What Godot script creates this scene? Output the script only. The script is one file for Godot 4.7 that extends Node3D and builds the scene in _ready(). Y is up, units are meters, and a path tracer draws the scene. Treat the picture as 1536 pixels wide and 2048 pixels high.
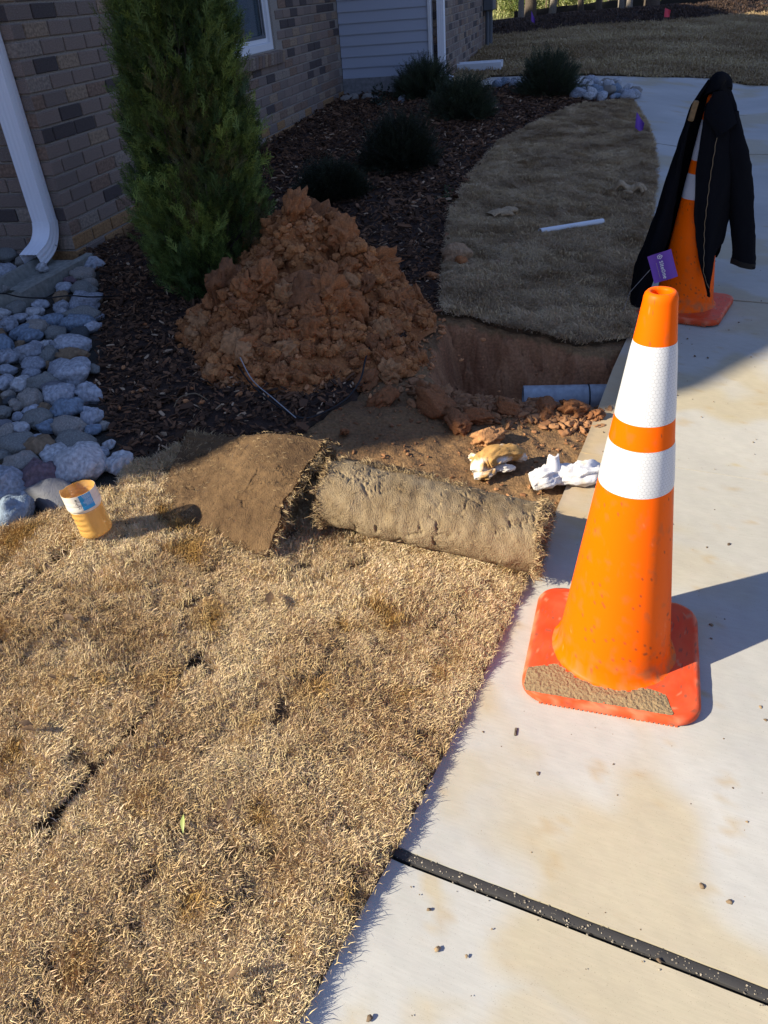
extends Node3D
# The front yard of a brick house: a pit dug beside a concrete walk, cones, sod, mulch, river rock.

const DIR := Vector3(0.26890, 0, -0.96317)      # along the front wall of the house, away from the camera
const OUT := Vector3(0.96317, 0, 0.26890)       # out of that wall
const CORNER := Vector3(-1.545, 0, -4.288)      # the house corner beside the downspout
const CELL := 0.0745                            # one course of brick

var rng := RandomNumberGenerator.new()
var names := {}
var noise_a := FastNoiseLite.new()
var noise_b := FastNoiseLite.new()
var noise_c := FastNoiseLite.new()
var noise_crack := FastNoiseLite.new()
var M := {}

# ---------------------------------------------------------------- meshes

class Acc:
	var V := PackedVector3Array()
	var N := PackedVector3Array()
	var C := PackedColorArray()
	var U := PackedVector2Array()
	var I := PackedInt32Array()
	var col := Color.WHITE
	func put(p: Vector3, n: Vector3, uv := Vector2.ZERO) -> int:
		V.append(p); N.append(n); C.append(col); U.append(uv)
		return V.size() - 1
	func tri(a: Vector3, b: Vector3, c: Vector3) -> void:
		var n := (c - a).cross(b - a).normalized()
		var i := put(a, n); put(b, n); put(c, n)
		I.append_array([i, i + 1, i + 2])
	func quad(a: Vector3, b: Vector3, c: Vector3, d: Vector3) -> void:
		var n := (c - a).cross(b - a).normalized()
		var i := put(a, n, Vector2(0, 0)); put(b, n, Vector2(1, 0)); put(c, n, Vector2(1, 1)); put(d, n, Vector2(0, 1))
		I.append_array([i, i + 1, i + 2, i, i + 2, i + 3])
	func box(at: Vector3, size: Vector3, basis := Basis()) -> void:
		var h := size * 0.5
		var p := []
		for k in 8:
			p.append(at + basis * Vector3(h.x if k & 1 else -h.x, h.y if k & 2 else -h.y, h.z if k & 4 else -h.z))
		quad(p[2], p[3], p[7], p[6]) ; quad(p[0], p[4], p[5], p[1])
		# faces seen from outside run clockwise
		var o := at
		for f in [[0, 1, 3, 2], [5, 4, 6, 7], [4, 0, 2, 6], [1, 5, 7, 3]]:
			var a: Vector3 = p[f[0]]; var b: Vector3 = p[f[1]]; var c: Vector3 = p[f[2]]; var d: Vector3 = p[f[3]]
			if (c - a).cross(b - a).dot((a + c) * 0.5 - o) < 0.0:
				quad(a, d, c, b)
			else:
				quad(a, b, c, d)
	func rounded(at: Vector3, size: Vector3, bev: float, basis := Basis()) -> void:
		# a box with chamfered edges: 44 triangles
		var h := size * 0.5
		var f := []
		for ax in 3:
			for s in [-1.0, 1.0]:
				var u := (ax + 1) % 3
				var w := (ax + 2) % 3
				var q := []
				for k in [[-1, -1], [1, -1], [1, 1], [-1, 1]]:
					var v := Vector3.ZERO
					v[ax] = s * h[ax]; v[u] = k[0] * (h[u] - bev); v[w] = k[1] * (h[w] - bev)
					q.append(v)
				f.append(q)
		for q in f:
			_face(q, at, basis)
		for ax in 3:
			var u := (ax + 1) % 3
			var w := (ax + 2) % 3
			for su in [-1.0, 1.0]:
				for sw in [-1.0, 1.0]:
					var q := []
					for k in [[-1, 0], [1, 0], [1, 1], [-1, 1]]:
						var v := Vector3.ZERO
						v[ax] = k[0] * (h[ax] - bev)
						v[u] = su * (h[u] - (bev if k[1] == 1 else 0.0)); v[w] = sw * (h[w] - (0.0 if k[1] == 1 else bev))
						q.append(v)
					_face(q, at, basis)
		for k in 8:
			var s := Vector3(1 if k & 1 else -1, 1 if k & 2 else -1, 1 if k & 4 else -1)
			var q := []
			for ax in 3:
				var v := s * (h - Vector3.ONE * bev)
				v[ax] = s[ax] * h[ax]
				q.append(v)
			_face(q, at, basis)
	func _face(q: Array, at: Vector3, basis: Basis) -> void:
		var m := Vector3.ZERO
		for v in q: m += v
		var n: Vector3 = (q[2] - q[0]).cross(q[1] - q[0])
		if n.dot(m) < 0.0: q.reverse()
		if q.size() == 3: tri(at + basis * q[0], at + basis * q[1], at + basis * q[2])
		else: quad(at + basis * q[0], at + basis * q[1], at + basis * q[2], at + basis * q[3])
	# rows of points, smooth; closed joins the last column to the first
	func grid(rows: Array, closed := false, flip := false) -> void:
		var nr := rows.size()
		var nc: int = rows[0].size()
		var s := V.size()
		for r in nr:
			for c in nc:
				put(rows[r][c], Vector3.ZERO, Vector2(float(c) / (nc if closed else nc - 1), float(r) / maxi(1, nr - 1)))
		for r in nr - 1:
			for c in (nc if closed else nc - 1):
				var a := s + r * nc + c
				var b := s + r * nc + (c + 1) % nc
				var d := a + nc
				var e := b + nc
				var t := [a, b, e, a, e, d]
				if flip: t = [a, e, b, a, d, e]
				for k in [0, 3]:
					var n := (V[t[k + 2]] - V[t[k]]).cross(V[t[k + 1]] - V[t[k]])
					for j in 3: N[t[k + j]] += n
				I.append_array(t)
		for k in range(s, V.size()):
			N[k] = N[k].normalized() if N[k].length_squared() > 1e-20 else Vector3.UP
	func tube(pts: Array, radii: Array, sides := 8, caps := true) -> void:
		var rows := []
		var x := Vector3.ZERO
		for k in pts.size():
			var t: Vector3 = (pts[mini(k + 1, pts.size() - 1)] - pts[maxi(k - 1, 0)]).normalized()
			if k == 0:
				x = t.cross(Vector3.UP if absf(t.y) < 0.9 else Vector3.RIGHT).normalized()
			x = (x - t * x.dot(t)).normalized()
			var y := t.cross(x)
			var row := []
			var r: float = radii[k] if radii.size() > 1 else radii[0]
			for j in sides:
				var a := TAU * j / sides
				row.append(pts[k] + (x * cos(a) + y * sin(a)) * r)
			rows.append(row)
		grid(rows, true, true)
		if caps:
			for e in [0, rows.size() - 1]:
				var m := Vector3.ZERO
				for p in rows[e]: m += p
				m /= sides
				for j in sides:
					if e == 0: tri(m, rows[e][j], rows[e][(j + 1) % sides])
					else: tri(m, rows[e][(j + 1) % sides], rows[e][j])
	func lathe(prof: Array, segs := 32, at := Vector3.ZERO) -> void:
		var rows := []
		for q in prof:
			var row := []
			for j in segs:
				var a := TAU * j / segs
				row.append(at + Vector3(cos(a) * q.x, q.y, sin(a) * q.x))
			rows.append(row)
		grid(rows, true, false)
	# a sheet with thickness: outer face, inner face and the rim between them
	func shell(rows: Array, thick: float, flip := false, closed := false) -> void:
		var g := Acc.new()
		g.grid(rows, closed, flip)
		var nr := rows.size()
		var nc: int = rows[0].size()
		var inner := []
		for r in nr:
			var row := []
			for c in nc: row.append(rows[r][c] - g.N[r * nc + c] * thick)
			inner.append(row)
		grid(rows, closed, flip)
		grid(inner, closed, not flip)
		grid([rows[0], inner[0]], closed, not flip)
		grid([rows[nr - 1], inner[nr - 1]], closed, flip)
		if not closed:
			for c in [0, nc - 1]:
				var a := []
				var b := []
				for r in nr: a.append(rows[r][c]); b.append(inner[r][c])
				grid([a, b], false, flip == (c == 0))
	func merge(m: Acc, x: Transform3D) -> void:
		var s := V.size()
		for k in m.V.size():
			V.append(x * m.V[k]); N.append((x.basis * m.N[k]).normalized()); C.append(m.C[k] * col); U.append(m.U[k])
		for k in m.I: I.append(s + k)
	func mesh() -> ArrayMesh:
		var a := []
		a.resize(Mesh.ARRAY_MAX)
		a[Mesh.ARRAY_VERTEX] = V; a[Mesh.ARRAY_NORMAL] = N; a[Mesh.ARRAY_COLOR] = C; a[Mesh.ARRAY_TEX_UV] = U; a[Mesh.ARRAY_INDEX] = I
		var m := ArrayMesh.new()
		m.add_surface_from_arrays(Mesh.PRIMITIVE_TRIANGLES, a)
		return m

# a lump: a sphere pushed about by noise; facets > 0 cuts flat faces into it
func blob(sd: int, size: Vector3, amp: float, freq: float, fine := 0.0, segs := 16, rings := 10, facets := 0, target: Acc = null, x := Transform3D()) -> Acc:
	var r := RandomNumberGenerator.new()
	r.seed = sd
	var cuts := []
	for k in facets:
		cuts.append([Vector3(r.randfn(), r.randfn(), r.randfn()).normalized(), r.randf_range(0.62, 0.9)])
	var off := Vector3(r.randf(), r.randf(), r.randf()) * 50.0
	var acc := target if target else Acc.new()
	var rows := []
	for i in rings + 1:
		var th := PI * i / rings
		var row := []
		for j in segs:
			var ph := TAU * j / segs
			var n := Vector3(sin(th) * cos(ph), cos(th), sin(th) * sin(ph))
			var d := 1.0 + amp * noise_a.get_noise_3dv(n * freq + off) * 2.0
			if fine > 0.0: d += fine * noise_b.get_noise_3dv(n * freq * 1.9 + off) * 2.0
			for c in cuts:
				var q: float = n.dot(c[0])
				if q > 0.05: d = minf(d, lerpf(d, c[1] / q, 0.85) if c[1] / q < d else d)
			row.append(x * (n * d * size))
		rows.append(row)
	acc.grid(rows, true, true)
	return acc

# ---------------------------------------------------------------- naming

func numbered(called: String) -> String:
	if not names.has(called):
		names[called] = 0
		return called
	names[called] += 1
	return "%s_%03d" % [called, names[called]]

func inst(called: String, mesh: Mesh, m: Material, parent: Node = null) -> MeshInstance3D:
	var o := MeshInstance3D.new()
	o.mesh = mesh
	if m: o.material_override = m
	if parent:
		o.name = called
		parent.add_child(o, true)
	else:
		o.name = numbered(called)
		add_child(o, true)
	return o

func thing(called: String, label: String, category: String, at := Vector3.ZERO, basis := Basis(), group := "") -> Node3D:
	var o := Node3D.new()
	o.name = numbered(called)
	add_child(o, true)
	o.transform = Transform3D(basis, at)
	return tag(o, label, category, group)

func tag(o: Node3D, label: String, category := "", group := "", kind := "") -> Node3D:
	if label: o.set_meta("label", label)
	if category: o.set_meta("category", category)
	if group: o.set_meta("group", group)
	if kind: o.set_meta("kind", kind)
	return o

func scatter(called: String, mesh: Mesh, m: Material, list: Array, cols: Array, parent: Node = null) -> MultiMeshInstance3D:
	var mm := MultiMesh.new()
	mm.transform_format = MultiMesh.TRANSFORM_3D
	mm.use_colors = true
	mm.mesh = mesh
	mm.instance_count = list.size()
	for k in list.size():
		mm.set_instance_transform(k, list[k])
		mm.set_instance_color(k, cols[k])
	var o := MultiMeshInstance3D.new()
	o.multimesh = mm
	o.material_override = m
	if parent:
		o.name = called
		parent.add_child(o, true)
	else:
		o.name = numbered(called)
		add_child(o, true)
	o.set_meta("kind", "stuff")
	return o

# ---------------------------------------------------------------- materials

func lin(r: float, g: float, b: float) -> Color:
	return Color(r, g, b).linear_to_srgb()

func grey_noise(freq: float, sd: int, lo: float, hi: float, oct := 5, size := 512, kind := FastNoiseLite.TYPE_SIMPLEX_SMOOTH) -> NoiseTexture2D:
	var n := FastNoiseLite.new()
	n.noise_type = kind; n.seed = sd; n.frequency = freq; n.fractal_octaves = oct; n.fractal_type = FastNoiseLite.FRACTAL_FBM
	var t := NoiseTexture2D.new()
	t.width = size; t.height = size; t.seamless = true; t.noise = n
	var g := Gradient.new()
	g.set_color(0, Color(lo, lo, lo)); g.set_color(1, Color(hi, hi, hi))
	t.color_ramp = g
	return t

func bump_noise(freq: float, sd: int, strength: float, oct := 5, size := 512, kind := FastNoiseLite.TYPE_SIMPLEX_SMOOTH) -> NoiseTexture2D:
	var n := FastNoiseLite.new()
	n.noise_type = kind; n.seed = sd; n.frequency = freq; n.fractal_octaves = oct; n.fractal_type = FastNoiseLite.FRACTAL_FBM
	var t := NoiseTexture2D.new()
	t.width = size; t.height = size; t.seamless = true; t.noise = n; t.as_normal_map = true; t.bump_strength = strength
	return t

var tex := {}
func mat(c: Color, rough := 0.8, albedo := "", bump := "", scale := 1.0, bump_scale := 1.0, vc := false) -> StandardMaterial3D:
	var m := StandardMaterial3D.new()
	m.albedo_color = c
	m.roughness = rough
	m.metallic_specular = 0.4
	m.vertex_color_use_as_albedo = vc
	if albedo or bump:
		m.uv1_triplanar = true
		m.uv1_world_triplanar = true
		m.uv1_scale = Vector3.ONE * scale
	if albedo: m.albedo_texture = tex[albedo]
	if bump:
		m.normal_enabled = true
		m.normal_texture = tex[bump]
		m.normal_scale = bump_scale
	return m

func broom_texture() -> ImageTexture:
	# fine lines of the broom across the slab, with pores and grains
	var r := RandomNumberGenerator.new()
	r.seed = 5
	var n := 1024
	var im := Image.create(n, n, false, Image.FORMAT_RGB8)
	for y in n:
		var line := r.randfn() * 0.007
		for x in n:
			var v := 0.95 + line + 0.026 * r.randf() + 0.02 * noise_a.get_noise_2d(x * 0.012, y * 0.07)
			im.set_pixel(x, y, Color(v, v, v))
	for k in 5200:
		var x := r.randi() % n
		var y := r.randi() % n
		var v := 0.62 + 0.25 * r.randf()
		im.set_pixel(x, y, Color(v, v, v * 0.97))
		if k % 5 == 0: im.set_pixel((x + 1) % n, y, Color(v, v, v * 0.97))
	im.generate_mipmaps()
	return ImageTexture.create_from_image(im)

func make_materials() -> void:
	tex.mottle = grey_noise(0.012, 3, 0.72, 1.0)
	tex.grain = grey_noise(0.06, 4, 0.6, 1.0, 4)
	tex.speck = grey_noise(0.11, 5, 0.70, 1.0, 3)
	tex.speckle = grey_noise(0.16, 25, 0.5, 1.1, 3)
	tex.stone = grey_noise(0.035, 15, 0.55, 1.05, 5)
	tex.fine = bump_noise(0.09, 6, 6.0, 4)
	tex.rough = bump_noise(0.03, 7, 10.0, 6)
	tex.soft = bump_noise(0.014, 8, 8.0, 4)
	tex.clay = grey_noise(0.02, 9, 0.62, 1.0, 6)
	M.concrete = mat(lin(1, 1, 1), 0.85, "", "", 1.0, 1.0, true)
	M.concrete.albedo_texture = broom_texture()
	M.concrete.uv1_scale = Vector3(1.7, 1.7, 1)
	M.joint = mat(lin(0.06, 0.056, 0.055), 0.85, "speck", "fine", 22.0, 0.5)
	M.soil = mat(lin(1, 1, 1), 0.95, "clay", "rough", 7.0, 1.0, true)
	M.clay = mat(lin(0.53, 0.21, 0.075), 0.95, "clay", "rough", 11.0, 1.0)
	M.clay_dark = mat(lin(0.36, 0.145, 0.055), 0.95, "clay", "rough", 11.0, 1.0)
	M.clay_tan = mat(lin(0.50, 0.32, 0.18), 0.95, "clay", "rough", 5.0, 1.0)
	M.sod = mat(lin(1, 1, 1), 0.97, "speckle", "rough", 11.0, 1.7, true)
	M.blade = mat(lin(1, 1, 1), 0.7, "", "", 1.0, 1.0, true)
	M.blade.backlight_enabled = true
	M.blade.backlight = Color(0.18, 0.15, 0.09)
	M.chip = mat(lin(1, 1, 1), 0.85, "", "", 1.0, 1.0, true)
	M.leafy = mat(lin(1, 1, 1), 0.6, "", "", 1.0, 1.0, true)
	M.leafy.backlight_enabled = true
	M.leafy.backlight = Color(0.10, 0.14, 0.04)
	M.needle = mat(lin(1, 1, 1), 0.6, "", "", 1.0, 1.0, true)
	M.bark = mat(lin(0.15, 0.115, 0.085), 0.9, "clay", "rough", 5.0, 1.0)
	M.bark_pale = mat(lin(0.34, 0.29, 0.23), 0.9, "clay", "rough", 5.0, 1.0)
	M.mortar = mat(lin(0.50, 0.445, 0.38), 0.95, "grain", "fine", 4.0, 0.6)
	M.bricks = [mat(lin(0.376, 0.283, 0.227), 0.9, "grain", "rough", 5.0, 0.5), mat(lin(0.319, 0.247, 0.204), 0.9, "grain", "rough", 5.0, 0.5),
		mat(lin(0.421, 0.336, 0.265), 0.9, "clay", "rough", 5.0, 0.5), mat(lin(0.455, 0.332, 0.227), 0.9, "clay", "rough", 5.0, 0.5),
		mat(lin(0.133, 0.106, 0.098), 0.85, "grain", "rough", 5.0, 0.5), mat(lin(0.342, 0.227, 0.161), 0.9, "clay", "rough", 5.0, 0.5),
		mat(lin(0.477, 0.274, 0.125), 0.95, "clay", "rough", 5.0, 0.5)]
	M.siding = mat(lin(0.42, 0.46, 0.54), 0.6, "", "fine", 3.0, 0.12)
	M.foundation = mat(lin(0.36, 0.36, 0.36), 0.9, "mottle", "fine", 3.0, 0.5)
	M.white_trim = mat(lin(0.72, 0.74, 0.76), 0.5)
	M.gutter = mat(lin(0.84, 0.86, 0.90), 0.4, "", "soft", 3.0, 0.06)
	M.unlit_room = mat(lin(0.012, 0.012, 0.012), 0.9)
	M.roofing = mat(lin(0.05, 0.05, 0.052), 0.9, "speck", "rough", 3.0, 0.8)
	M.wall_far = mat(lin(0.15, 0.125, 0.11), 0.9, "grain", "rough", 5.0, 0.5)
	M.screen = mat(lin(0.03, 0.035, 0.045), 0.6)
	M.pane = StandardMaterial3D.new()
	M.pane.transparency = BaseMaterial3D.TRANSPARENCY_ALPHA
	M.pane.albedo_color = Color(0.35, 0.45, 0.5, 0.25)
	M.pane.roughness = 0.03
	M.orange = mat(lin(1, 1, 1), 0.45, "", "", 1.0, 1.0, true)
	M.orange.metallic_specular = 0.22
	M.cone_base = mat(lin(0.74, 0.095, 0.035), 0.55, "mottle", "fine", 9.0, 0.10)
	M.mud = mat(lin(0.36, 0.255, 0.135), 0.97, "speck", "rough", 6.0, 1.0)
	M.black_cloth = mat(lin(0.0095, 0.0105, 0.0145), 0.95, "grain", "fine", 9.0, 0.35)
	M.black_cloth.metallic_specular = 0.15
	M.lining = mat(lin(0.016, 0.015, 0.014), 0.95, "grain", "fine", 9.0, 0.35)
	M.brass = mat(lin(0.22, 0.17, 0.11), 0.45)
	M.brass.metallic = 0.6
	M.suede = mat(lin(0.26, 0.17, 0.085), 0.9, "mottle", "fine", 8.0, 0.5)
	M.terry = mat(lin(1, 1, 1), 0.95, "", "rough", 22.0, 1.6, true)
	M.glove = mat(lin(0.56, 0.40, 0.23), 0.85, "clay", "soft", 6.0, 0.5)
	M.pvc_white = mat(lin(0.62, 0.64, 0.66), 0.45)
	M.pvc_grey = mat(lin(0.42, 0.47, 0.52), 0.4, "mottle", "", 4.0)
	M.rubber = mat(lin(0.012, 0.012, 0.013), 0.55)
	M.wire = mat(lin(0.3, 0.3, 0.3), 0.4)
	M.purple = mat(lin(0.19, 0.075, 0.42), 0.6)
	M.purple.backlight_enabled = true
	M.purple.backlight = Color(0.1, 0.05, 0.2)
	M.blue = mat(lin(0.03, 0.05, 0.55), 0.6)
	M.pink = mat(lin(0.85, 0.08, 0.12), 0.6)
	M.print = mat(lin(0.8, 0.78, 0.8), 0.7)
	M.print_gold = mat(lin(0.42, 0.3, 0.3), 0.7)
	M.plastic = StandardMaterial3D.new()
	M.plastic.transparency = BaseMaterial3D.TRANSPARENCY_ALPHA
	M.plastic.albedo_color = Color(0.90, 0.71, 0.38, 0.5)
	M.plastic.roughness = 0.22
	M.paper = mat(Color(0.92, 0.90, 0.85, 0.78), 0.24)
	M.paper.transparency = BaseMaterial3D.TRANSPARENCY_ALPHA
	M.label_blue = mat(lin(0.03, 0.33, 0.60), 0.5)
	M.ink = mat(lin(0.03, 0.03, 0.035), 0.6)
	M.meter = mat(lin(0.10, 0.11, 0.12), 0.55)
	M.rocks = [mat(lin(0.432, 0.456, 0.504), 0.85, "stone", "fine", 3.5, 0.5), mat(lin(0.552, 0.576, 0.624), 0.85, "stone", "fine", 3.0, 0.5),
		mat(lin(0.408, 0.372, 0.324), 0.85, "grain", "fine", 4.0, 0.4), mat(lin(0.288, 0.288, 0.264), 0.85, "grain", "fine", 4.0, 0.4),
		mat(lin(0.680, 0.680, 0.680), 0.85, "stone", "fine", 3.0, 0.5), mat(lin(0.102, 0.114, 0.120), 0.8, "grain", "fine", 4.0, 0.4),
		mat(lin(0.324, 0.222, 0.132), 0.85, "clay", "fine", 5.0, 0.5), mat(lin(0.240, 0.162, 0.180), 0.85, "stone", "rough", 3.0, 0.5),
		mat(lin(0.288, 0.360, 0.444), 0.85, "stone", "fine", 3.5, 0.5), mat(lin(0.204, 0.204, 0.222), 0.8, "mottle", "fine", 3.0, 0.3)]
	M.splash = mat(lin(0.33, 0.33, 0.29), 0.9, "mottle", "fine", 4.0, 0.6)
	M.stake = mat(lin(0.3, 0.22, 0.13), 0.9, "clay", "", 5.0)
	M.fabric = mat(lin(0.012, 0.012, 0.012), 0.85)

# ---------------------------------------------------------------- the lie of the land

func base_rise(z: float) -> float:
	var t := minf(-z, 22.0) - 2.5
	return 0.012 * (log(1.0 + exp(minf(t * 2.0, 60.0))))

func off_walk(x: float, z: float) -> float:
	return (x - 0.2) * -0.8893 + (z + 1.27) * -0.4573

func land(x: float, z: float) -> float:
	var d := off_walk(x, z)
	var rise := 0.0
	if d > 0.0: rise = minf(0.26 * (1.0 - exp(-d / 1.9)) / 0.7981, 0.27)
	return base_rise(z) + rise

func on(p: Vector2, up := 0.0) -> Vector3:
	return Vector3(p.x, land(p.x, p.y) + up, p.y)

func inside(p: Vector2, poly: PackedVector2Array) -> bool:
	return Geometry2D.is_point_in_polygon(p, poly)

func edge_distance(p: Vector2, poly: PackedVector2Array) -> float:
	var best := 1e9
	for k in poly.size():
		best = minf(best, p.distance_to(Geometry2D.get_closest_point_to_segment(p, poly[k], poly[(k + 1) % poly.size()])))
	return best

func mix(a: Color, b: Color, t: float) -> Color:
	return a.lerp(b, clampf(t, 0.0, 1.0))

func speckle(p: Vector2, f: float) -> float:
	return noise_a.get_noise_2d(p.x * f, p.y * f)

# a sheet over a polygon, cut clean along its outline; skirt gives the sheet sides
func patch(poly: PackedVector2Array, cell: float, height: Callable, paint: Callable, skirt := 0.0) -> ArrayMesh:
	var lo := poly[0]
	var hi := poly[0]
	for p in poly:
		lo = lo.min(p); hi = hi.max(p)
	lo -= Vector2.ONE * cell * 0.37
	var nx := int(ceil((hi.x - lo.x) / cell)) + 1
	var nz := int(ceil((hi.y - lo.y) / cell)) + 1
	var ins := PackedByteArray()
	ins.resize((nx + 1) * (nz + 1))
	var at := PackedInt32Array()
	at.resize((nx + 1) * (nz + 1))
	at.fill(-1)
	var acc := Acc.new()
	for j in nz + 1:
		for i in nx + 1:
			ins[j * (nx + 1) + i] = 1 if Geometry2D.is_point_in_polygon(lo + Vector2(i, j) * cell, poly) else 0
	var vert := func(p: Vector2) -> int:
		var e := cell * 0.5
		var h: float = height.call(p)
		var n := Vector3(h - height.call(p + Vector2(e, 0)), e, h - height.call(p + Vector2(0, e))).normalized()
		acc.col = paint.call(p)
		return acc.put(Vector3(p.x, h, p.y), n, Vector2(p.x * 0.8893 + p.y * 0.457, p.x * 0.457 - p.y * 0.8893))
	for j in nz:
		for i in nx:
			var k := [j * (nx + 1) + i, j * (nx + 1) + i + 1, (j + 1) * (nx + 1) + i + 1, (j + 1) * (nx + 1) + i]
			var c := ins[k[0]] + ins[k[1]] + ins[k[2]] + ins[k[3]]
			if c == 0: continue
			var q := [lo + Vector2(i, j) * cell, lo + Vector2(i + 1, j) * cell, lo + Vector2(i + 1, j + 1) * cell, lo + Vector2(i, j + 1) * cell]
			if c == 4:
				for m in 4:
					if at[k[m]] < 0: at[k[m]] = vert.call(q[m])
				acc.I.append_array([at[k[0]], at[k[1]], at[k[2]], at[k[0]], at[k[2]], at[k[3]]])
				continue
			for piece in Geometry2D.intersect_polygons(PackedVector2Array(q), poly):
				var area := 0.0
				for m in piece.size(): area += piece[m].cross(piece[(m + 1) % piece.size()])
				if area < 0.0: piece.reverse()
				var t := Geometry2D.triangulate_polygon(piece)
				var id := []
				for p in piece: id.append(vert.call(p))
				for m in range(0, t.size(), 3):
					var a: int = t[m]; var b: int = t[m + 1]; var d: int = t[m + 2]
					if (piece[b] - piece[a]).cross(piece[d] - piece[a]) < 0.0:
						var s := b
						b = d; d = s
					acc.I.append_array([id[a], id[b], id[d]])
	if skirt > 0.0:
		for k in poly.size():
			var a := poly[k]
			var b := poly[(k + 1) % poly.size()]
			var n := int(ceil(a.distance_to(b) / (cell * 2.0)))
			for m in n:
				var p := a.lerp(b, float(m) / n)
				var q := a.lerp(b, float(m + 1) / n)
				acc.col = paint.call(p)
				var hp: float = height.call(p)
				var hq: float = height.call(q)
				acc.quad(Vector3(p.x, hp, p.y), Vector3(q.x, hq, q.y), Vector3(q.x, hq - skirt, q.y), Vector3(p.x, hp - skirt, p.y))
	return acc.mesh()

func grow(poly: PackedVector2Array, by: float) -> PackedVector2Array:
	var r := Geometry2D.offset_polygon(poly, by)
	return r[0] if r.size() else poly

# ---------------------------------------------------------------- outlines on the ground (x, z), in metres

var walk_edge := PackedVector2Array([Vector2(-0.210, -0.570), Vector2(-0.025, -0.873), Vector2(0.196, -1.272), Vector2(0.398, -1.665), Vector2(0.782, -2.448), Vector2(1.004, -2.920), Vector2(1.205, -3.312), Vector2(1.595, -4.352), Vector2(1.881, -5.083), Vector2(2.237, -6.042), Vector2(2.463, -6.802), Vector2(2.649, -7.539), Vector2(2.856, -8.614)])
var far_edge := PackedVector2Array([Vector2(1.698, -10.334), Vector2(2.345, -10.285), Vector2(2.805, -10.212), Vector2(3.544, -10.096), Vector2(4.279, -10.134), Vector2(4.795, -9.729)])
var bed_edge := PackedVector2Array([Vector2(0.362, -3.435), Vector2(0.432, -3.970), Vector2(0.506, -4.434), Vector2(0.578, -4.895), Vector2(0.800, -5.693), Vector2(1.193, -6.742), Vector2(1.706, -7.601), Vector2(2.268, -8.364), Vector2(2.856, -8.614)])
var pit := PackedVector2Array([Vector2(0.352, -3.385), Vector2(0.491, -3.357), Vector2(0.614, -3.274), Vector2(0.759, -3.208), Vector2(0.894, -3.113), Vector2(1.198, -3.091), Vector2(0.994, -2.681), Vector2(0.788, -2.616), Vector2(0.714, -2.632), Vector2(0.556, -2.621), Vector2(0.350, -2.663), Vector2(0.212, -2.737), Vector2(0.215, -3.048)])
var near_lawn := PackedVector2Array()
var strip_lawn := PackedVector2Array()
var back_lawn := PackedVector2Array()
var soil_poly := PackedVector2Array()
var mulch_poly := PackedVector2Array()
var rock_poly := PackedVector2Array([Vector2(-2.072, -4.568), Vector2(-1.708, -4.313), Vector2(-1.547, -4.222), Vector2(-1.397, -4.105), Vector2(-1.265, -3.668), Vector2(-1.147, -3.097), Vector2(-1.098, -2.819), Vector2(-0.991, -2.536), Vector2(-0.915, -2.359), Vector2(-0.821, -2.213), Vector2(-0.833, -2.070), Vector2(-0.937, -1.968), Vector2(-0.998, -1.920), Vector2(-1.124, -1.860)])

func seam_gap(p: Vector2) -> float:
	# distance to the joints between the pieces of sod in the near lawn
	var best := 1e9
	for s in seams:
		best = minf(best, p.distance_to(Geometry2D.get_closest_point_to_segment(p, s[0], s[1])))
	return best
var seams := [[Vector2(-0.798, -0.752), Vector2(-0.730, -0.871)], [Vector2(-0.730, -0.871), Vector2(-0.629, -1.037)], [Vector2(-0.629, -1.037), Vector2(-0.538, -1.224)], [Vector2(-0.538, -1.224), Vector2(-0.456, -1.376)], [Vector2(-1.002, -1.508), Vector2(-0.946, -1.629)], [Vector2(-0.946, -1.629), Vector2(-0.863, -1.797)]]

func pit_depth(p: Vector2) -> float:
	if not inside(p, pit): return 0.0
	var d := edge_distance(p, pit) + 0.045 * noise_b.get_noise_2d(p.x * 7.0, p.y * 7.0)
	# the far wall stands steep, the near bank is a slope
	var steep := 0.19 if p.y < -2.95 - 0.2 * (p.x - 0.6) else 0.24
	return 0.40 * smoothstep(0.0, steep, d)

func soil_height(p: Vector2) -> float:
	var h := land(p.x, p.y) - 0.012
	h += 0.014 * noise_a.get_noise_2d(p.x * 3.0, p.y * 3.0) + 0.010 * noise_b.get_noise_2d(p.x * 14.0, p.y * 14.0)
	var dep := pit_depth(p)
	if dep > 0.0:
		h -= dep
		h += minf(dep * 3.0, 1.0) * (0.06 * noise_b.get_noise_2d(p.x * 9.0 + 30.0, p.y * 9.0) - 0.05 * noise_c.get_noise_2d(p.x * 11.0, p.y * 11.0))
	return h

func soil_paint(p: Vector2) -> Color:
	var t := 0.5 + 0.9 * noise_a.get_noise_2d(p.x * 2.2 + 9.0, p.y * 2.2)
	var c := mix(Color(0.235, 0.128, 0.058), Color(0.33, 0.19, 0.085), t)
	var dep := pit_depth(p)
	if dep > 0.015: c = mix(Color(0.40, 0.18, 0.085), Color(0.55, 0.265, 0.125), 0.5 + noise_b.get_noise_2d(p.x * 6.0, p.y * 6.0))
	return c

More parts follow.
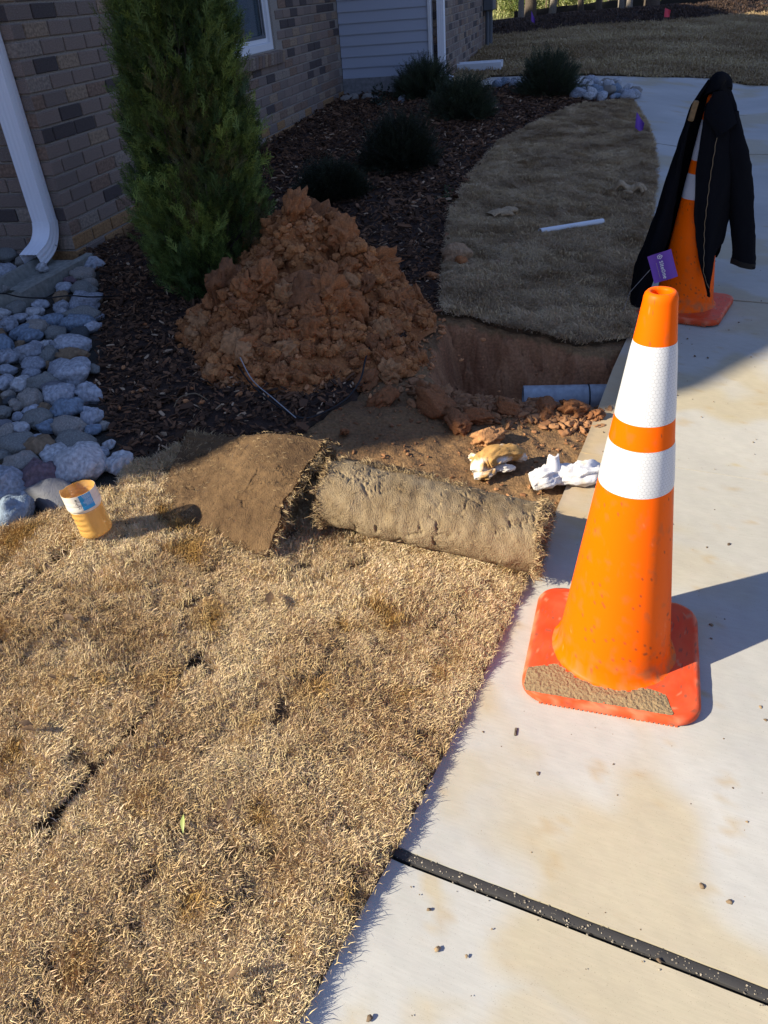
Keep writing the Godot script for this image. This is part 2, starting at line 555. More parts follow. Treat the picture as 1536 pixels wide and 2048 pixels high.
func concrete_paint(p: Vector2) -> Color:
	var c := mix(Color(0.445, 0.430, 0.395), Color(0.445, 0.402, 0.322), smoothstep(-0.9, -1.9, p.y) * smoothstep(-6.0, -3.5, p.y) * 0.55)
	c *= 1.0 + 0.16 * noise_a.get_noise_2d(p.x * 0.9, p.y * 0.9)
	var w := Vector2(noise_a.get_noise_2d(p.x * 2.0 + 40.0, p.y * 2.0), noise_a.get_noise_2d(p.x * 2.0, p.y * 2.0 + 70.0)) * 0.16
	var q := p + w
	var t := smoothstep(0.10, 0.40, noise_a.get_noise_2d(q.x * 1.15 + 13.0, q.y * 1.15 + 4.0) + 0.04)
	for s in stains:
		t = maxf(t, s.z * smoothstep(s.w, s.w * 0.35, q.distance_to(Vector2(s.x, s.y))))
	c = mix(c, Color(0.43, 0.34, 0.185), t * 0.58)
	c = mix(c, Color(0.40, 0.29, 0.15), 0.5 * smoothstep(0.40, 0.62, noise_b.get_noise_2d(p.x * 8.0 + 3.0, p.y * 8.0)))
	c *= 1.0 + 0.07 * noise_b.get_noise_2d(p.x * 22.0, p.y * 22.0)
	# tracked clay beside the soil
	var near := edge_distance(p, soil_poly) if p.y > -3.6 and p.y < -1.6 else 1.0
	c = mix(c, Color(0.45, 0.29, 0.14), 0.5 * smoothstep(0.20, 0.0, near + 0.08 * noise_b.get_noise_2d(p.x * 7.0, p.y * 7.0)))
	return c
var stains := [Vector4(0.353, -0.798, .8, .13), Vector4(0.310, -0.898, .5, .1), Vector4(0.176, -0.592, .85, .1), Vector4(0.024, -0.588, .6, .07), Vector4(-0.128, -0.570, .7, .05), Vector4(0.145, -1.009, .6, .1), Vector4(0.859, -1.604, .5, .12), Vector4(1.504, -2.740, .7, .2), Vector4(0.023, -0.854, .9, .03), Vector4(1.473, -2.604, 1.1, .06), Vector4(1.311, -2.518, 1.2, .03), Vector4(0.754, -1.137, 1.6, .018), Vector4(1.449, -2.705, .7, .05), Vector4(1.127, -2.118, 1.3, .02), Vector4(0.428, -0.887, .6, .05), Vector4(-0.005, -0.873, 1.0, .04), Vector4(0.517, -1.803, .8, .05)]

func sod_height(p: Vector2) -> float:
	var h := land(p.x, p.y) + 0.018 + 0.012 * noise_a.get_noise_2d(p.x * 1.7, p.y * 1.7) + 0.009 * noise_b.get_noise_2d(p.x * 8.0, p.y * 8.0)
	if p.y > -2.5: h -= 0.035 * smoothstep(0.016, 0.004, seam_gap(p))
	return h

func mound_height(p: Vector2) -> float:
	var h := 0.0
	for b in [[-0.27, -3.62, 0.40, 0.36], [-0.06, -3.48, 0.30, 0.27], [-0.50, -3.25, 0.25, 0.26], [-0.24, -3.12, 0.25, 0.30], [0.08, -3.34, 0.13, 0.19], [-0.02, -3.0, 0.12, 0.20], [-0.50, -2.92, 0.13, 0.18], [-0.33, -2.86, 0.10, 0.16]]:
		var d: float = Vector2(p.x - b[0], p.y - b[1]).length() / b[3]
		if d < 1.6: h = maxf(h, b[2] * (1.0 - smoothstep(0.0, 1.45, d)) ) if h < 0.02 else maxf(h, b[2] * (1.0 - smoothstep(0.0, 1.45, d)) * 0.82 + h * 0.18)
	return h

# ---------------------------------------------------------------- build

func _ready() -> void:
	rng.seed = 20240301
	noise_a.noise_type = FastNoiseLite.TYPE_SIMPLEX_SMOOTH; noise_a.seed = 11; noise_a.frequency = 1.0; noise_a.fractal_octaves = 3
	noise_b.noise_type = FastNoiseLite.TYPE_SIMPLEX_SMOOTH; noise_b.seed = 23; noise_b.frequency = 1.0; noise_b.fractal_octaves = 4
	noise_c.noise_type = FastNoiseLite.TYPE_CELLULAR; noise_c.seed = 37; noise_c.frequency = 1.0
	noise_crack.noise_type = FastNoiseLite.TYPE_CELLULAR; noise_crack.seed = 41; noise_crack.frequency = 1.0; noise_crack.cellular_return_type = FastNoiseLite.RETURN_DISTANCE2_SUB; noise_crack.fractal_type = FastNoiseLite.FRACTAL_NONE

	# camera
	var cam := Camera3D.new()
	cam.name = "camera"
	add_child(cam)
	var right := Vector3(0.99638, -0.07013, 0.04807)
	var up := Vector3(0.08502, 0.82187, -0.56329)
	cam.transform = Transform3D(Basis(right, up, right.cross(up)).orthonormalized(), Vector3(0, 1.4027, 0))
	cam.fov = 67.826
	cam.near = 0.05
	cam.far = 900.0
	cam.current = true
	# sky, exposure
	var env := Environment.new()
	env.background_mode = Environment.BG_SKY
	var sky_mat := ProceduralSkyMaterial.new()
	sky_mat.sky_top_color = Color(0.54, 0.67, 0.94)
	sky_mat.sky_horizon_color = Color(0.74, 0.81, 0.93)
	sky_mat.sky_curve = 0.16
	sky_mat.ground_bottom_color = Color(0.30, 0.27, 0.22)
	sky_mat.ground_horizon_color = Color(0.45, 0.47, 0.48)
	sky_mat.sky_energy_multiplier = 0.64
	var sky := Sky.new()
	sky.sky_material = sky_mat
	env.sky = sky
	env.tonemap_mode = Environment.TONE_MAPPER_LINEAR
	env.tonemap_exposure = 2.25
	env.sdfgi_enabled = true
	env.ssao_enabled = true
	env.ssil_enabled = true
	var we := WorldEnvironment.new()
	we.name = "world_environment"
	we.environment = env
	add_child(we)
	# sun, low from the left
	var sun := DirectionalLight3D.new()
	sun.name = "sun"
	add_child(sun)
	sun.light_energy = 1.40
	sun.light_color = Color(1.0, 0.965, 0.88)
	sun.light_angular_distance = 0.55
	sun.shadow_enabled = true
	var e := deg_to_rad(31.5)
	sun.basis = Basis.looking_at(Vector3(0.957 * cos(e), -sin(e), -0.29 * cos(e)), Vector3.UP)

	make_materials()
	outlines()
	build_ground()
	build_walk()
	build_house()
	build_lawns()
	build_mulch()
	build_back()
	build_mound()
	build_sod_rolls()
	build_tree()
	build_shrubs()
	build_rocks()
	build_downspout()
	build_cones()
	build_jacket()
	build_flags()
	build_small_things()

func outlines() -> void:
	var w := walk_edge
	var d0 := (w[0] - w[1]).normalized()
	var start := w[0] + d0 * 2.2
	near_lawn = PackedVector2Array([Vector2(0.534, -1.927)])
	near_lawn.append_array(PackedVector2Array([Vector2(-0.181, -2.096), Vector2(-0.569, -2.267), Vector2(-0.630, -2.342), Vector2(-0.756, -2.196), Vector2(-0.818, -2.198), Vector2(-0.827, -2.043), Vector2(-0.933, -1.950), Vector2(-0.994, -1.907), Vector2(-1.120, -1.850)]))
	near_lawn.append_array(PackedVector2Array([Vector2(-2.4, -1.75), Vector2(-3.2, 1.4), start]))
	for k in [0, 1, 2, 3]: near_lawn.append(w[k])
	strip_lawn = PackedVector2Array([Vector2(1.180, -3.230)])
	for k in range(6, 13): strip_lawn.append(w[k])
	for k in range(bed_edge.size() - 2, -1, -1): strip_lawn.append(bed_edge[k])
	strip_lawn.append_array(PackedVector2Array([Vector2(0.494, -3.379), Vector2(0.617, -3.290), Vector2(0.764, -3.228), Vector2(0.898, -3.133)]))
	soil_poly = PackedVector2Array([Vector2(-0.092, -2.642), Vector2(-0.288, -2.368), Vector2(-0.562, -2.346), Vector2(-0.424, -2.130), Vector2(-0.181, -2.060), Vector2(0.538, -1.903), w[3] + Vector2(0.1, -0.2), w[4] + Vector2(0.05, 0), w[5] + Vector2(0.06, 0), w[6] + Vector2(0.05, 0), Vector2(1.238, -3.419), Vector2(0.921, -3.221), Vector2(0.634, -3.385), Vector2(0.371, -3.510), Vector2(0.227, -3.350), Vector2(0.120, -2.955)])
	back_lawn = far_edge.duplicate()
	back_lawn.append_array(PackedVector2Array([Vector2(9.5, -8.2), Vector2(14, -8), Vector2(14, -19.6)]))
	back_lawn.append_array(PackedVector2Array([Vector2(8.741, -18.311), Vector2(6.669, -16.642), Vector2(5.794, -16.141), Vector2(4.385, -15.861), Vector2(3.203, -15.325), Vector2(2.918, -15.190)]))
	back_lawn.append_array(PackedVector2Array([Vector2(2.45, -15.4), Vector2(2.3, -14.3), Vector2(1.1, -9.75), Vector2(1.25, -9.5)]))
	mulch_poly = PackedVector2Array([Vector2(-1.397, -4.105), Vector2(-1.265, -3.668), Vector2(-1.147, -3.097), Vector2(-1.098, -2.819), Vector2(-0.991, -2.536), Vector2(-0.915, -2.359), Vector2(-0.821, -2.213), Vector2(-0.630, -2.342), Vector2(-0.288, -2.368), Vector2(-0.092, -2.642), Vector2(0.120, -2.955), Vector2(0.227, -3.350)])
	mulch_poly.append_array(bed_edge)
	mulch_poly.append_array(PackedVector2Array([Vector2(2.566, -9.519), Vector2(1.593, -9.692), Vector2(1.1, -9.35), Vector2(-0.04, -9.66), Vector2(-1.53, -4.29)]))

func build_ground() -> void:
	# one sheet to the horizon, fine where the yard is
	var xs := []
	var zs := []
	var x := -3.2
	while x < 3.6: xs.append(x); x += 0.06
	var step := 0.09
	while x < 420.0: xs.append(x); x += step; step *= 1.13
	x = -3.26; step = 0.09
	while x > -420.0: xs.push_front(x); x -= step; step *= 1.16
	var z := 0.4
	while z > -11.0: zs.append(z); z -= 0.06
	step = 0.09
	while z > -420.0: zs.append(z); z -= step; step *= 1.1
	z = 0.46; step = 0.09
	while z < 420.0: zs.push_front(z); z += step; step *= 1.25
	zs.reverse()
	var acc := Acc.new()
	var pit_hole := grow(pit, 0.075)
	var walk_all := walk_polygon()
	for b in zs:
		for a in xs:
			var p := Vector2(a, b)
			var h := land(a, b) - 0.03
			var c := Color(0.16, 0.11, 0.06)
			var near: bool = a > -3.3 and a < 6.0 and b > -12.0 and b < 1.0
			if near:
				if inside(p, pit_hole): h -= 0.75
				elif inside(p, soil_poly): h -= 0.05
				elif inside(p, mulch_poly):
					h += 0.03 + 0.022 * noise_a.get_noise_2d(a * 2.6, b * 2.6) + 0.012 * noise_b.get_noise_2d(a * 10.0, b * 10.0)
					c = Color(0.07, 0.042, 0.03)
				elif inside(p, rock_poly):
					h += 0.02
					c = Color(0.07, 0.06, 0.05)
				if inside(p, walk_all): h -= 0.12
			if b < -17.0 or absf(a) > 14.0:
				# the field beyond the trees
				var f := smoothstep(-18.6, -21.0, b)
				h += 0.05 * noise_a.get_noise_2d(a * 0.3, b * 0.3) * f
				c = mix(c, mix(Color(0.25, 0.28, 0.09), Color(0.42, 0.40, 0.17), 0.5 + 0.9 * noise_a.get_noise_2d(a * 0.5, b * 0.5)), f if b < -17.0 else 1.0)
			acc.col = c
			acc.put(Vector3(a, h, b), Vector3.ZERO, p)
	var nx := xs.size()
	for j in zs.size() - 1:
		for i in nx - 1:
			var k := j * nx + i
			acc.I.append_array([k, k + 1, k + nx + 1, k, k + nx + 1, k + nx])
	for k in range(0, acc.I.size(), 3):
		var n := (acc.V[acc.I[k + 2]] - acc.V[acc.I[k]]).cross(acc.V[acc.I[k + 1]] - acc.V[acc.I[k]])
		for j in 3: acc.N[acc.I[k + j]] += n
	for k in acc.N.size(): acc.N[k] = acc.N[k].normalized()
	tag(inst("ground", acc.mesh(), M.soil), "", "", "", "structure")
	# bare earth with the pit
	var m := patch(soil_poly, 0.0125, soil_height, soil_paint)
	tag(inst("bare_earth", m, M.soil), "", "", "", "structure")

func walk_polygon() -> PackedVector2Array:
	var w := walk_edge
	var d0 := (w[0] - w[1]).normalized()
	var poly := PackedVector2Array([w[0] + d0 * 3.0])
	poly.append_array(w)
	poly.append_array(PackedVector2Array([Vector2(2.594, -9.517), Vector2(1.701, -9.664), Vector2(1.25, -9.6), Vector2(1.25, -10.2)]))
	poly.append_array(far_edge)
	poly.append_array(PackedVector2Array([Vector2(7.5, -8.4), Vector2(6.4, -6.5), Vector2(4.6, -3.0), Vector2(3.4, -0.6), Vector2(2.6, 2.0)]))
	return poly

func build_walk() -> void:
	var root := Node3D.new()
	root.name = numbered("concrete_walk")
	add_child(root, true)
	tag(root, "", "", "", "structure")
	var poly := walk_polygon()
	var along := Vector2(0.457, -0.8893)
	var across := Vector2(0.8893, 0.457)
	var o: Vector2 = Vector2(-0.031, -0.852)
	var cuts := [-6.0, 0.0, 1.62, 3.24, 4.9, 6.5, 8.2, 14.0]
	for k in cuts.size() - 1:
		var a: float = cuts[k] + (0.004 if k != 1 else 0.014)
		var b: float = cuts[k + 1] - (0.004 if k != 0 else 0.014)
		var strip := PackedVector2Array([o + along * a - across * 8.0, o + along * b - across * 8.0, o + along * b + across * 12.0, o + along * a + across * 12.0])
		for piece in Geometry2D.intersect_polygons(poly, strip):
			var tilt := 0.003 * (k % 2)
			var hf := func(p: Vector2) -> float: return land(p.x, p.y) + 0.004 + tilt + 0.0016 * noise_b.get_noise_2d(p.x * 3.0, p.y * 3.0)
			inst("slab", patch(piece, 0.018 if k < 3 else (0.03 if k < 4 else 0.08), hf, concrete_paint, 0.1), M.concrete, root)
	# the black fibre strip in the first joint, standing a little proud
	var acc := Acc.new()
	var rows := []
	for k in 120:
		var s := -0.03 + k * 0.026
		var c := o + across * s + along * 0.0032
		var h := land(c.x, c.y) + 0.004 + 0.003 * noise_b.get_noise_1d(s * 9.0)
		var w := 0.0092 + 0.0012 * noise_a.get_noise_1d(s * 20.0)
		var r := []
		for q in [[-1.0, -0.03], [-1.0, -0.001], [-0.86, 0.001], [0.0, 0.0014 + 0.0012 * noise_b.get_noise_1d(s * 14.0)], [0.86, 0.001], [1.0, -0.001], [1.0, -0.03]]:
			var p: Vector2 = c + along * (q[0] * w)
			r.append(Vector3(p.x, h + q[1], p.y))
		rows.append(r)
	acc.grid(rows)
	inst("expansion_joint", acc.mesh(), M.joint, root)
	# sand and grit caught on the strip and along its edges
	var grain := blob(142, Vector3.ONE, 0.35, 1.6, 0.1, 7, 5, 2).mesh()
	var gl := []
	var gc := []
	for k in 900:
		var side := rng.randfn() * 0.008
		var p := o + across * rng.randf_range(0.0, 3.0) + along * side
		var z := 0.0008 + 0.0016 * pow(rng.randf(), 3.0)
		gl.append(Transform3D(Basis(Vector3.UP, rng.randf() * TAU) * Basis.from_scale(Vector3(z * 1.2, z * 0.7, z)), on(p, 0.0055)))
		gc.append(mix(Color(0.10, 0.085, 0.07), Color(0.42, 0.36, 0.27), rng.randf()))
	scatter("joint_sand", grain, M.chip, gl, gc, root)

# ---------------------------------------------------------------- the house

func build_house() -> void:
	var h := thing("brick_house", "brown brick house with grey lap siding, white window and low foundation behind the planting bed", "house", CORNER, Basis(DIR, Vector3.UP, OUT))
	var L := 5.6      # front wall
	var P := 1.05     # how far the next part of the house steps out
	var L2 := 10.45
	# cores of the walls, a little behind the brick faces; the window is an opening
	var core := Acc.new()
	var wx0 := 2.60
	var wx1 := 3.575
	var wy0 := 1.035
	var wy1 := 2.5
	for b in [[0.012, wx0, 0.0, 5.6], [wx1, L + 0.1, 0.0, 5.6], [wx0, wx1, 0.0, wy0], [wx0, wx1, wy1, 5.6]]:
		core.box(Vector3((b[0] + b[1]) / 2, (b[2] + b[3]) / 2, -0.107), Vector3(b[1] - b[0], b[3] - b[2], 0.2))
	core.box(Vector3(0.112, 2.8, -2.3), Vector3(0.2, 5.6, 4.18))
	core.box(Vector3((L + 0.12 + L2) / 2, 2.8, P - 0.107), Vector3(L2 - L - 0.12, 5.6, 0.2))
	core.box(Vector3(L2 - 0.112, 2.8, -3.0), Vector3(0.2, 5.6, 7.8))
	core.box(Vector3(L + 0.25, 2.8, P / 2), Vector3(0.2, 5.6, P - 0.2))
	# an unseen wing, placed and shaped so its edge shades the yard
	var wing := Acc.new()
	wing.box(Vector3(-2.74, 2.7, -4.35), Vector3(5.48, 5.4, 0.2))
	wing.box(Vector3(-5.385, 2.7, -7.2), Vector3(0.2, 5.4, 5.5))
	inst("wall", core.mesh(), M.mortar, h)
	inst("unseen_wing_wall", wing.mesh(), M.wall_far, h)
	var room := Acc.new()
	room.box(Vector3((wx0 + wx1) / 2, 1.8, -0.26), Vector3(1.4, 1.9, 0.05))  # near-black panel close behind the glass, stands in for the unlit room
	inst("dark_room_panel", room.mesh(), M.unlit_room, h)
	# roofs
	var roof := Acc.new()
	roof_over(roof, -0.35, L2 + 0.35, -8.2, 1.3, 5.6, 2.6)
	# gable of the unseen wing, pitched to set the shadow edge on the walk
	var g0 := Vector3(-5.385 - 0.1, 5.4, -4.25)
	var g1 := g0 + Vector3(7.0, 0, 0)
	var g2 := g0 + Vector3(3.5, 4.6, 0)
	var back := Vector3(0, 0, -6.2)
	roof.quad(g0, g2, g2 + back, g0 + back); roof.quad(g2, g1, g1 + back, g2 + back)
	roof.tri(g0, g1, g2); roof.tri(g0 + back, g2 + back, g1 + back)
	inst("roof", roof.mesh(), M.roofing, h)
	var soffit := Acc.new()
	soffit.box(Vector3((L2) / 2, 5.62, -3.4), Vector3(L2 + 0.6, 0.04, 9.2))
	inst("soffit", soffit.mesh(), M.white_trim, h)

	# bricks: meshes shared, a few hundred nearest ones as parts of their own, the rest joined
	var shapes := {}
	for len in [0.1925, 0.092]:
		var a := Acc.new()
		a.rounded(Vector3.ZERO, Vector3(len, CELL - 0.011, 0.03), 0.004)
		shapes[len] = a
	var list := []   # [distance, transform, length, tone]
	var eye := Vector3(0, 1.4, 0)
	# front wall
	for row in 36:
		var y := 0.20 + (row + 0.5) * CELL
		var x := 0.003 - (0.1 if row % 2 else 0.0)
		while x < L:
			var len := 0.1925
			if x < 0.0: x = 0.003; len = 0.092
			if x + len > L: break
			var mid := x + len / 2
			if not (y > wy0 - 0.11 and mid > wx0 - 0.14 and mid < wx1 + 0.14):
				list.append([Vector3(mid, y, -0.015 + rng.randf_range(0.0, 0.0025)), Basis(), len, brick_tone(mid, y, 0.3 + 0.025 * mid)])
			elif y > wy0 and (x + len < wx0 or x > wx1):
				list.append([Vector3(mid, y, -0.015), Basis(), len, brick_tone(mid, y, 0.3)])
			elif y > wy0 - 0.11 and (mid + len / 2 < wx0 - 0.03 or x > wx1 + 0.03):
				list.append([Vector3(mid, y, -0.015), Basis(), len, brick_tone(mid, y, 0.3)])
			x += len + 0.010
	# the wall beside the downspout, its face turned to the camera
	var q := Basis(Vector3(0, 0, 1), Vector3.UP, Vector3(-1, 0, 0))
	for row in 36:
		var y := 0.20 + (row + 0.5) * CELL
		var z := 0.0 + (0.0 if row % 2 else -0.1)
		if row % 2 == 0: list.append([Vector3(0.015, y, -0.049), q, 0.092, brick_tone(0, y, 0.28)])
		while z > -4.0:
			list.append([Vector3(0.015, y, z - 0.0963), q, 0.1925, brick_tone(0, y, 0.28)])
			z -= 0.2025
	# the part that steps out
	for row in 16:
		var y := 0.35 + (row + 0.5) * CELL
		var x := L + 0.105 - (0.1 if row % 2 else 0.0)
		while x < L2:
			var len := 0.1925
			if x < L + 0.1: x = L + 0.105; len = 0.092
			list.append([Vector3(x + len / 2, y, P - 0.015), Basis(), len, brick_tone(x * 3.0, y, 0.4)])
			x += len + 0.010
		list.append([Vector3(L + 0.106, y, P - 0.05), q, 0.092, brick_tone(row, y, 0.4)])
	var seen := []
	var rest := {}
	for b in list:
		var w: Vector3 = h.transform * b[0]
		var front: bool = w.y < 1.42 + 0.06 * (-w.z - 4.0) * 0.3 and b[0].x < L and not (b[0].x > 0.75 and b[0].x < 2.1 and b[0].z < 0.0)
		var d := w.distance_to(eye)
		if front and seen.size() < 100000 and b[0].y > 0.27: seen.append([d, b])
		else:
			if not rest.has(b[3]): rest[b[3]] = Acc.new()
			rest[b[3]].merge(shapes[b[2]], Transform3D(b[1], b[0]))
	seen.sort_custom(func(a, b): return a[0] < b[0])
	var meshes := {}
	for k in shapes: meshes[k] = shapes[k].mesh()
	for k in seen.size():
		var b: Array = seen[k][1]
		if k < 270:
			var o := inst("brick", meshes[b[2]], M.bricks[b[3]], h)
			o.transform = Transform3D(b[1] * Basis.from_euler(Vector3(rng.randfn(0, 0.006), rng.randfn(0, 0.006), rng.randfn(0, 0.006))), b[0])
		else:
			if not rest.has(b[3]): rest[b[3]] = Acc.new()
			rest[b[3]].merge(shapes[b[2]], Transform3D(b[1], b[0]))
	for k in rest: tag(inst("brickwork", rest[k].mesh(), M.bricks[k], h), "", "", "", "stuff")
	# a row of bricks on edge under the window
	var rl := Acc.new()
	rl.rounded(Vector3.ZERO, Vector3(0.064, 0.092, 0.13), 0.004)
	var rm := rl.mesh()
	var x := wx0 - 0.09
	while x < wx1 + 0.1:
		var o := inst("sill_brick", rm, M.bricks[[0, 0, 3, 1, 2, 5][rng.randi() % 6]], h)
		o.transform = Transform3D(Basis(Vector3.RIGHT, 0.14), Vector3(x + 0.032, wy0 - 0.052, -0.028))
		x += 0.0735
	# window
	var win := Acc.new()
	frame_bars(win, wx0, wx1, wy0, wy1, 0.055, -0.055, 0.06)
	var wn := inst("window", win.mesh(), M.white_trim, h)
	var sash := Acc.new()
	frame_bars(sash, wx0 + 0.055, wx1 - 0.055, wy0 + 0.055, 1.75, 0.035, -0.065, 0.03)
	inst("sash", sash.mesh(), M.white_trim, wn)
	var bars := Acc.new()
	frame_bars(bars, wx0 + 0.09, wx1 - 0.09, wy0 + 0.09, 1.75, 0.022, -0.055, 0.014)
	inst("screen_frame", bars.mesh(), M.meter, wn)
	var gl := Acc.new()
	gl.box(Vector3((wx0 + wx1) / 2, (wy0 + wy1) / 2, -0.085), Vector3(wx1 - wx0 - 0.1, wy1 - wy0 - 0.1, 0.005))
	inst("glass", gl.mesh(), M.pane, wn)
	# lap siding, each board on its own, and the foundation under it
	var fb := Acc.new()
	fb.box(Vector3(L - 0.01, 0.3, P / 2 - 0.04), Vector3(0.06, 0.62, P - 0.08))
	inst("foundation", fb.mesh(), M.foundation, h)
	var bd := Acc.new()
	var prof := [[-0.052, 0.0], [-0.052, -0.016], [-0.046, -0.0165], [0.060, -0.003], [0.060, 0.0]]
	var r0 := []
	var r1 := []
	for k in prof:
		r0.append(Vector3(k[1], k[0], 0.0)); r1.append(Vector3(k[1], k[0], P - 0.085))
	for k in prof.size() - 1:
		bd.quad(r0[k], r0[k + 1], r1[k + 1], r1[k])
	var bm := bd.mesh()
	for k in 18:
		inst("siding_board", bm, M.siding, h).position = Vector3(L, 0.655 + 0.103 * k, 0.0)
	var bk := Acc.new()
	bk.box(Vector3(L + 0.03, 2.9, P / 2 - 0.04), Vector3(0.05, 4.58, P - 0.08))
	inst("sheathing", bk.mesh(), M.siding, h)
	var ct := Acc.new()
	ct.rounded(Vector3(L + 0.03, 2.9, P - 0.065), Vector3(0.12, 4.6, 0.035), 0.004)
	inst("corner_trim", ct.mesh(), M.white_trim, h)
	# meter box and its conduits on the far corner
	var u := Acc.new()
	u.rounded(Vector3(9.95, 1.28, P + 0.075), Vector3(0.42, 0.52, 0.15), 0.012)
	inst("meter_box", u.mesh(), M.meter, h)
	for k in [[9.8, 0.028], [10.12, 0.045]]:
		var c := Acc.new()
		c.tube([Vector3(k[0], 0.3, P + 0.06), Vector3(k[0], 1.03, P + 0.06)], [k[1]], 12)
		inst("conduit", c.mesh(), M.meter, h)
	var ob := Acc.new()
	ob.rounded(Vector3(8.1, 1.26, P + 0.02), Vector3(0.07, 0.12, 0.05), 0.006)
	inst("outlet_cover", ob.mesh(), M.white_trim, h)

func brick_tone(x: float, y: float, ground: float) -> int:
	var r := rng.randf()
	if y < ground + 0.10 and r < 0.75: return 6
	if y < ground + 0.18 and r < 0.25: return 5
	var dark := 0.10 + 0.30 * maxf(0.0, noise_a.get_noise_2d(x * 0.8, y * 2.5 + 3.0))
	if r < dark: return 4
	return [0, 0, 1, 1, 2, 3, 5, 0][rng.randi() % 8]

func frame_bars(a: Acc, x0: float, x1: float, y0: float, y1: float, w: float, z: float, d: float) -> void:
	a.rounded(Vector3(x0 + w / 2, (y0 + y1) / 2, z), Vector3(w, y1 - y0, d), 0.004)
	a.rounded(Vector3(x1 - w / 2, (y0 + y1) / 2, z), Vector3(w, y1 - y0, d), 0.004)
	a.rounded(Vector3((x0 + x1) / 2, y0 + w / 2, z + 0.002), Vector3(x1 - x0 - w * 2 + 0.004, w, d), 0.004)
	a.rounded(Vector3((x0 + x1) / 2, y1 - w / 2, z + 0.002), Vector3(x1 - x0 - w * 2 + 0.004, w, d), 0.004)

func roof_over(a: Acc, x0: float, x1: float, z0: float, z1: float, y: float, rise: float) -> void:
	var c := (z0 + z1) / 2
	var run := minf((z1 - z0) / 2, (x1 - x0) / 2 - 0.05)
	var r0 := Vector3(x0 + run, y + rise, c)
	var r1 := Vector3(x1 - run, y + rise, c)
	var p := [Vector3(x0, y + 0.06, z0), Vector3(x1, y + 0.06, z0), Vector3(x1, y + 0.06, z1), Vector3(x0, y + 0.06, z1)]
	a.quad(p[0], p[1], r1, r0); a.quad(p[2], p[3], r0, r1); a.tri(p[1], p[2], r1); a.tri(p[3], p[0], r0)
	for k in 4:
		var d := Vector3(0, -0.2, 0)
		a.quad(p[k], p[(k + 1) % 4], p[(k + 1) % 4] + d, p[k] + d)

# ---------------------------------------------------------------- lawns

func tuft(sd: int, blades: int, spread: float, tall: float, wide: float, lean: float) -> ArrayMesh:
	var r := RandomNumberGenerator.new()
	r.seed = sd
	var a := Acc.new()
	for k in blades:
		var p := Vector3(r.randfn() * spread, -0.004, r.randfn() * spread)
		var yaw := r.randf() * TAU
		var dir := Vector3(cos(yaw), 0, sin(yaw))
		var side := Vector3(-dir.z, 0, dir.x).rotated(Vector3.UP, r.randfn() * 0.6) * wide * r.randf_range(0.7, 1.25) * 0.5
		var t := tall * r.randf_range(0.55, 1.25)
		var l := lean * r.randf_range(0.3, 1.5)
		var v := r.randf_range(0.72, 1.16)
		a.col = Color(v, v * r.randf_range(0.94, 1.03), v * r.randf_range(0.82, 1.1))
		var m := p + dir * t * l * 0.45 + Vector3(0, t * 0.62, 0)
		var e := p + dir * t * l * 1.15 + Vector3(0, t * (1.0 - 0.35 * l), 0)
		var n := ((m + side) - (p - side)).cross(side).normalized()
		var i := a.put(p - side * 0.8, n); a.put(p + side * 0.8, n); a.put(m - side, n); a.put(m + side, n); a.put(e, n)
		a.I.append_array([i, i + 1, i + 3, i, i + 3, i + 2, i + 2, i + 3, i + 4])
	return a.mesh()

func straw_tone(p: Vector2) -> Color:
	var t := 0.5 + 0.75 * noise_a.get_noise_2d(p.x * 2.4 + 5.0, p.y * 2.4) + rng.randfn() * 0.2
	var c := mix(Color(0.45, 0.30, 0.15), Color(0.84, 0.68, 0.425), t)
	var w := noise_a.get_noise_2d(p.x * 3.7 + 60.0, p.y * 3.7)
	if w > 0.28: c = mix(c, Color(0.42, 0.25, 0.075), (w - 0.28) * 3.0)
	return c

func plant(called: String, poly: PackedVector2Array, lo: Vector2, hi: Vector2, per_m2: float, kinds: Array, tone: Callable, size: float, keep: Callable, up: float) -> void:
	var lists := []
	var cols := []
	for k in kinds: lists.append([]); cols.append([])
	var n := int((hi.x - lo.x) * (hi.y - lo.y) * per_m2)
	for k in n:
		var p := Vector2(rng.randf_range(lo.x, hi.x), rng.randf_range(lo.y, hi.y))
		if not inside(p, poly): continue
		var s: float = keep.call(p)
		if s <= 0.0: continue
		s *= size * rng.randf_range(0.75, 1.25)
		var b := Basis(Vector3.UP, rng.randf() * TAU) * Basis.from_scale(Vector3(s, s * rng.randf_range(0.7, 1.2), s))
		# the nap of the grass: patches lie over in one direction
		var clump := noise_b.get_noise_2d(p.x * 13.0 + 7.0, p.y * 13.0)
		b = b * Basis.from_scale(Vector3(1.0, 1.0 + 0.8 * clump, 1.0))
		var flow := noise_a.get_noise_2d(p.x * 1.6 + 33.0, p.y * 1.6) * 3.0
		b = Basis(Vector3(cos(flow * 2.0), 0, sin(flow * 2.0)), 0.40 * rng.randf() + 0.65 * noise_b.get_noise_2d(p.x * 7.0, p.y * 7.0)) * b
		var i := rng.randi() % kinds.size()
		if off_walk(p.x, p.y) < 0.05 and p.y > -2.2:
			# clipped short and upright along the walk
			var rim := edge_distance(p, poly)
			if rim < 0.022: b = Basis(Vector3.UP, rng.randf() * TAU) * Basis.from_scale(Vector3(0.75, 0.8, 0.75) * s)
		lists[i].append(Transform3D(b, Vector3(p.x, sod_height(p) + up, p.y)))
		cols[i].append(tone.call(p))
	for k in kinds.size(): scatter(called, kinds[k], M.blade, lists[k], cols[k])

